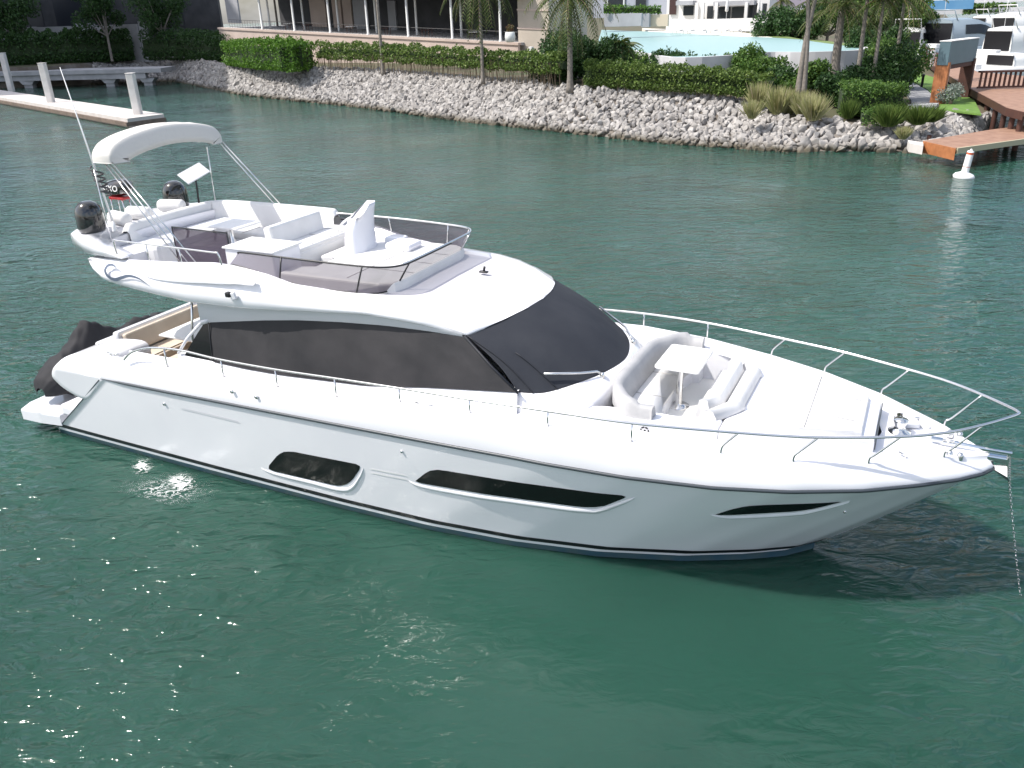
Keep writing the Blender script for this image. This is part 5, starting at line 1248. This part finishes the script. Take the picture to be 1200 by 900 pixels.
# ---- buoy
p = gp(1129,208,0); by = empty('channel_buoy', p); by.rotation_euler = (R(3), R(4), 0); tag(by, 'white spar buoy with orange band standing in the water by the lower dock', 'buoy')
lathe('float_collar', (0,0,-.05), [(.30,-.1),(.46,.0),(.50,.12),(.42,.22),(.22,.30),(.17,.32)], WHITE, by, 24)
lathe('spar', (0,0,.2), [(.18,0),(.17,.05),(.16,1.0),(.155,1.02)], WHITE, by, 20)
lathe('orange_band', (0,0,1.12), [(.163,0),(.163,.10)], mat('buoy_orange', (.6,.12,.05), .5), by, 20); lathe('orange_band', (0,0,.52), [(.169,0),(.169,.03)], bpy.data.materials['buoy_orange'], by, 20)
lathe('buoy_cap', (0,0,1.22), [(.16,0),(.15,.05),(.06,.09),(.03,.16),(0,.16)], WHITE, by, 20)

# ---- boardwalk, lower dock, path, sign
ld = empty('lower_dock', gp(1140,160,1.0)*1.0); ld.location.z = 0; tag(ld, 'low brown dock with orange front edge at the rock point, right', 'dock')
pts = [gp(u, v, 1.05) for u, v in [(1082,165),(1120,173.5),(1200,162.5),(1260,156),(1260,138),(1200,147),(1160,152)]]
wp('deck_boards', pts, .85, 1.05, WOODB, ld, .01)
e0, e1 = gp(1082,165,1.05), gp(1120,173.5,1.05); dn = Vector((-.05,-.12,0)); wp('orange_fascia', [e0+dn, e1+dn, e1+Vector((0,-.01,0)), e0+Vector((0,-.01,0))], .45, 1.04, WOODO, ld)
e2 = gp(1200,162.5,1.05); e3 = gp(1260,156,1.05); wp('pale_kerb', [e1+Vector((.05,-.14,0)), e2+Vector((0,-.14,0)), e2+Vector((0,-.01,0)), e1+Vector((.05,-.01,0))], .78, 1.06, mat('kerb_pale', (.42,.38,.26), .8), ld)
wp('pale_end', [gp(1064,164,.95), gp(1082,167,.95), gp(1082,171,.95), gp(1066,168,.95)], .5, .95, DKW, ld)
for u, v in ((1090,178),(1150,178),(1185,174),(1230,170)):
    p = gp(u, v, 0)+Vector((.3,1.0,0)); lathe('support_post', (p.x-ld.location.x, p.y-ld.location.y, -1.4), [(.13,0),(.13,2.2)], WOODD, ld, 8)
bw = empty('boardwalk', gp(1130,80,2.0)); bw.location.z = 0; tag(bw, 'brown timber boardwalk leading past the sign to the boats, right', 'boardwalk')
wp('deck_boards', [gp(u, v, 2.2) for u, v in [(1064,56),(1088,55),(1118,71),(1145,84),(1200,89),(1270,96),(1290,124),(1200,131),(1180,126),(1163,117),(1140,105),(1108,86),(1086,71)]], 1.95, 2.2, WOODB, bw, .01)
wp('edge_fascia', [gp(u, v, 2.2)+Vector((-.08,-.1,0)) for u, v in [(1064,56),(1086,71),(1108,86),(1140,105),(1163,117),(1180,126),(1200,131)]]+[gp(u, v, 2.2)+Vector((-.01,-.01,0)) for u, v in [(1200,131),(1180,126),(1163,117),(1140,105),(1108,86),(1086,71),(1064,56)]], 1.75, 2.19, WOODD, bw)
for k in range(14):
    q = k/13; u = 1068+q*128; v = np.interp(u, [1064,1086,1108,1140,1163,1180,1200], [56,71,86,105,117,126,131]); p = gp(u, v, 2.2)
    lathe('support_post', (p.x+.3-bw.location.x, p.y+.3-bw.location.y, -1.5-bw.location.z+0), [(.16,0),(.16,3.4)], WOODD, bw, 8)
pa = [gp(u, v, 1.62) for u, v in [(1068,132),(1096,130),(1100,118),(1086,106),(1068,96),(1058,98),(1058,106),(1068,118)]]
o = prism('path', [(p.x, p.y) for p in pa], 1.2, 1.66, mat('path_grey', (.30,.30,.31), .85, noise=((.24,.24,.25), 1))); tag(o, kind='structure')
lw = [gp(u, v, 1.6) for u, v in [(1100,128),(1150,134),(1142,118),(1098,92),(1072,84),(1066,92),(1088,106),(1102,118)]]
o = prism('lawn', [(p.x, p.y) for p in lw], 1.52, 1.62, mat('lawn_bright', (.13,.24,.04), .9, noise=((.09,.17,.03), 2))); tag(o, kind='structure')
bm = bmesh.new(); rp = [gp(u, v, 2.2)+Vector((.1,.15,0))-bw.location for u, v in [(1064,56),(1086,71),(1100,80)]]; rp = resamp(rp, 16)
for p in rp: add_box(bm, (p.x, p.y, p.z+.55), (.12,.12,1.1))
add_tube(bm, [p+Vector((0,0,1.1)) for p in rp], .08, 6); add_tube(bm, [p+Vector((0,0,.6)) for p in rp], .05, 6); bm_obj('guard_rail', bm, WOODD, bw)
# fence on the boardwalk
fn = empty('timber_fence', gp(1172,104,2.2)); tag(fn, 'dark brown slatted fence on the boardwalk at the right edge', 'fence'); fn.rotation_euler[2] = R(-3)
box('top_rail', (1.2,0,1.15), (5.6,.5,.12), WOODD, fn, .01); box('bottom_rail', (1.2,0,.12), (5.6,.12,.12), WOODD, fn, .01)
for k in range(17): box('slat', (-1.45+k*.33,0,.62), (.14,.06,.9), WOODD, fn, 0)
# sign
A = gp(1097,125,1.4); B = gp(1127,117.5,1.4); an = math.atan2(B.y-A.y, B.x-A.x); L = (B-A).length
sg_ = empty('pylon_sign', (A+B)/2, an); tag(sg_, 'tall blue-grey sign board on two brown posts at the start of the boardwalk', 'sign')
for sx in (-1, 1): box('sign_post', (sx*L/2, 0, 1.3), (.34,.85,3.0), WOODO if sx < 0 else WOODD, sg_, .02)
box('post_liner', (-L/2+.20, -.02, 1.25), (.05,.80,2.8), GREYW, sg_, .005)
SGM = mat('sign_blue_grey', (.10,.16,.19), .45, noise=((.085,.14,.165), 1))
box('sign_board', (.0,0,3.35), (L+.45,.70,1.45), SGM, sg_, .02); box('board_cap', (0,0,4.11), (L+.5,.76,.05), WHITE, sg_, .005)
box('lower_beam', (.0,0,2.48), (L+.3,.6,.26), WOODD, sg_, .01)
bush(gp(1112,124,1.5), .9, 1.3, leafmat('leaf_silver', (.16,.20,.17), (.34,.38,.34), .2), 'silvery grey shrub between the two sign posts', 500, .14, group='greenery near the sign')
for i, (u, v) in enumerate(((1080,102),(1066,100))):
    r = empty('path_bollard', gp(u, v, 1.65)); tag(r, ['dark bollard light on the right side of the grey path','dark bollard light on the left side of the grey path'][i], 'bollard', 'bollard lights along the grey path'); lathe('body', (0,0,0), [(.10,0),(.10,.8),(.13,.82),(.13,.95),(0,1.0)], BLACK, r, 10)
# fine metal fence near the sign foot
ff = empty('wire_fence', gp(1082,133,1.5)); tag(ff, 'low pale wire fence across the end of the grey path', 'fence'); bm = bmesh.new(); a, b = gp(1062,133,1.5)-ff.location, gp(1098,131,1.5)-ff.location
for k in range(24): p = a.lerp(b, k/23); add_tube(bm, [p, p+Vector((0,0,.55))], .012, 4)
add_tube(bm, [a+Vector((0,0,.5)), b+Vector((0,0,.5))], .016, 4); bm_obj('wire_panel', bm, WHITE, ff)

# ---- person on the boardwalk
def person(loc, rz, label):
    me = bpy.data.meshes.new('person'); J = [(0,0,.95),(0,.01,1.18),(0,.0,1.42),(0,0,1.53),(0,-.02,1.64),(0,-.01,1.75), (.19,0,1.42),(.27,-.03,1.15),(.25,-.20,.98),(.22,-.28,.95), (-.19,0,1.42),(-.26,.02,1.15),(-.27,-.03,.90),(-.27,-.05,.82), (.10,0,.88),(.11,-.02,.48),(.11,.02,.08),(.12,-.14,.03), (-.10,0,.88),(-.12,.03,.48),(-.12,.06,.08),(-.13,-.10,.03)]
    Ed = [(0,1),(1,2),(2,3),(3,4),(4,5),(2,6),(6,7),(7,8),(8,9),(2,10),(10,11),(11,12),(12,13),(0,14),(14,15),(15,16),(16,17),(0,18),(18,19),(19,20),(20,21)]
    rad = [.15,.14,.15,.06,.10,.08,.075,.05,.04,.035,.075,.05,.04,.035,.10,.07,.05,.04,.10,.07,.05,.04]
    me.from_pydata(J, Ed, []); o = bpy.data.objects.new('person', me); col.objects.link(o)
    sk = o.modifiers.new('skin', 'SKIN'); 
    for i, r in enumerate(rad): me.skin_vertices[0].data[i].radius = (r, r*.8 if i < 3 else r)
    me.skin_vertices[0].data[0].use_root = True
    ss = o.modifiers.new('s', 'SUBSURF'); ss.levels = 1
    bpy.context.view_layer.update(); dg = bpy.context.evaluated_depsgraph_get(); m2 = bpy.data.meshes.new_from_object(o.evaluated_get(dg)); bpy.data.objects.remove(o)
    for m_ in (mat('skin_tone', (.30,.17,.11), .6), mat('shirt_white', (.72,.71,.69), .8), mat('trousers_pale', (.62,.61,.60), .8), mat('shoe_dark', (.04,.035,.03), .6)): m2.materials.append(m_)
    for p in m2.polygons:
        z = p.center.z; x = abs(p.center.x)
        p.material_index = 3 if z < .09 else (2 if z < .97 and x < .22 else (1 if z < 1.50 and not (x > .2 and z < 1.1) else 0)); p.use_smooth = True
    o = bpy.data.objects.new('person', m2); col.objects.link(o); o.location = loc; o.rotation_euler[2] = rz; tag(o, label, 'person')
    lathe('cap', (0,-.01,1.70), [(.115,-.02),(.118,.03),(.09,.10),(0,.13)], WHITE, o, 14)
    box('bag', (.30,.05,1.05), (.12,.3,.35), BLACK, o, .03)
person(gp(1091,79,2.2), R(200), 'person in white cap, white shirt and pale trousers walking on the boardwalk behind the sign')

# ---- moored boats at the marina
def boat(p, rz, L, B, H, label, hullm, style=0, flip=1):
    r = empty('moored_boat', p, rz); tag(r, label, 'boat', 'motor boats moored in the marina')
    rows = []
    for s in np.linspace(0, 1, 22):
        x = -L/2+L*s; hb = B/2*(1 if s < .5 else max(0.01, 1-((s-.5)/.5)**2.2)); sh = H*(1+.25*s*s); x2 = x+.5*H*s
        rows.append([(x, -hb*.75, -.3), (x+.2*s, -hb*.88, .05), (x2, -hb, sh*.8), (x2, -hb*.99, sh), (x2, -hb*.9, sh+.02), (x2, 0, sh+.06*L/10), (x2, hb*.9, sh+.02), (x2, hb*.99, sh), (x2, hb, sh*.8), (x+.2*s, hb*.88, .05), (x, hb*.75, -.3)])
    grid('hull', rows, hullm, r, True, cap=True)
    # cabin with raked windshield and glass band
    x0, x1 = (-.32*L, .16*L) if style != 2 else (-.1*L, .2*L); ch = H*.98 if style != 2 else H*.55; cb = B*.40; z0 = H*1.02
    def sec(x, k, hh): return [(x, -cb*k, z0), (x, -cb*k*.97, z0+.45*hh), (x, -cb*k*.80, z0+hh), (x, 0, z0+hh*1.08), (x, cb*k*.80, z0+hh), (x, cb*k*.97, z0+.45*hh), (x, cb*k, z0)]
    secs = [sec(x0, .98, ch), sec(x0+.25, 1, ch*1.02), sec((x0+x1)/2, 1, ch), sec(x1-.1*L, .92, ch*.8), sec(x1, .72, .35), sec(x1+.05*L, .5, .1)]
    grid('cabin', secs, hullm, r, True, cap=True)
    off = 1.012
    for sgn in (-1, 1):
        rw = []
        for q in np.linspace(0, 1, 8):
            x = x0+.12*L+(x1-x0-.15*L)*q; k = 1 if q < .6 else 1-.15*(q-.6)/.4; hh = ch*(1 if q < .5 else 1-.35*(q-.5)/.5)
            rw.append([(x, sgn*cb*k*.985*off, z0+.50*hh), (x, sgn*(cb*k*.87)*off, z0+.84*hh)])
        grid('side_window', rw, GLASSK, r, True)
    # aft cockpit shade and windows
    box('cockpit_screen', (x0-.02, 0, z0+ch*.52), (.06, cb*1.75, ch*.78), BLACK, r, .01); box('cockpit_seat', (-L*.42, 0, H*1.12), (.7, B*.7, .5), UPH, r, .08)
    box('swim_platform', (-L/2-.5, 0, .35), (1.2, B*.85, .14), hullm, r, .04)
    if style in (0, 1):
        bm = bmesh.new(); add_tube(bm, [(x0+.8,-cb*.8,z0+ch),(x0+.2,-cb*.75,z0+ch+1.1),(x0+.2,cb*.75,z0+ch+1.1),(x0+.8,cb*.8,z0+ch)], .07, 6); bm_obj('radar_arch', bm, hullm, r, True)
        tube('mast', [(x0+.6,0,z0+ch),(x0+.4,0,z0+ch+3.6)], .03, WHITE, r)
    rail = [(L*.1, -B*.44, H*1.15+.55), (L*.3, -B*.36, H*1.15+.62), (L*.46, -B*.16, H*1.2+.65), (L*.52+.4*H, 0, H*1.22+.68), (L*.46, B*.16, H*1.2+.65), (L*.3, B*.36, H*1.15+.62), (L*.1, B*.44, H*1.15+.55)]
    bm = bmesh.new(); add_tube(bm, crv(rail, 5), .022, 5)
    for q in rail: add_tube(bm, [q, (q[0]-.1, q[1], H*1.05)], .018, 4)
    bm_obj('bow_rail', bm, CHROME, r, True); return r
BGREY = mat('boat_blue_grey', (.27,.33,.37), .3, coat=.4); BWH = mat('boat_white', (.72,.72,.70), .35, coat=.3)
def bp_(u, Yy): q = gd(u, 40, Yy); return Vector((q.x, Yy, 0))
boat(bp_(1138,104), R(24), 17.0, 5.2, 2.9, 'pale blue-grey cruiser with dark cockpit behind the sign, stern towards the boardwalk', BGREY)
boat(bp_(1070,104), R(55), 13.0, 4.4, 2.5, 'white cruiser half hidden behind the trees left of the blue-grey cruiser', BWH)
boat(bp_(1190,84), R(16), 12.0, 4.4, 2.0, 'white sports boat beside the slatted fence, nearest on the right', BWH, 2)
boat(bp_(1207,96), R(20), 14.0, 4.6, 2.5, 'white motor boat behind the nearest sports boat at the right edge', BWH, 1)
boat(bp_(1208,116), R(16), 15.0, 4.8, 3.0, 'white flybridge boat farther out at the right edge', BWH, 1)
boat(bp_(1172,150), R(10), 14.0, 4.6, 2.6, 'white boat moored by the far quay', BWH, 0)
# far quay
o = box('quay', (150, 226, .6), (260, 60, 2.6), CONC, None, .05); tag(o, kind='structure')
px_wall('blue_hoarding', 1066, 1142, 203, .5, 11.5, .4, mat('hoarding_blue', (.13,.33,.56), .6, noise=((.17,.38,.60), .3)), 'long bright blue fabric screen beyond the moored boats', 'screen', k=.1)
o = px_wall('far_wall', 1070, 1200, 206, 10, 16, 1, WP, 'long white wall along the far quay', k=.1)
hedge([gd(1130,16,204), gd(1165,15,204), gd(1190,15,204)], 1.9, 3, LEAFM, 'dark green hedge in front of the far white wall', 1200, .6)
fb = px_wall('far_building', 1040, 1260, 225, -60, 3, 8, WP, 'pale building along the far side of the marina', 'building', k=.1)
fb2 = px_wall('beach_building', 900, 985, 190, -25, 10, 6, mat('far_violet', (.30,.27,.33), .8), 'muted violet building behind the trees', 'building')
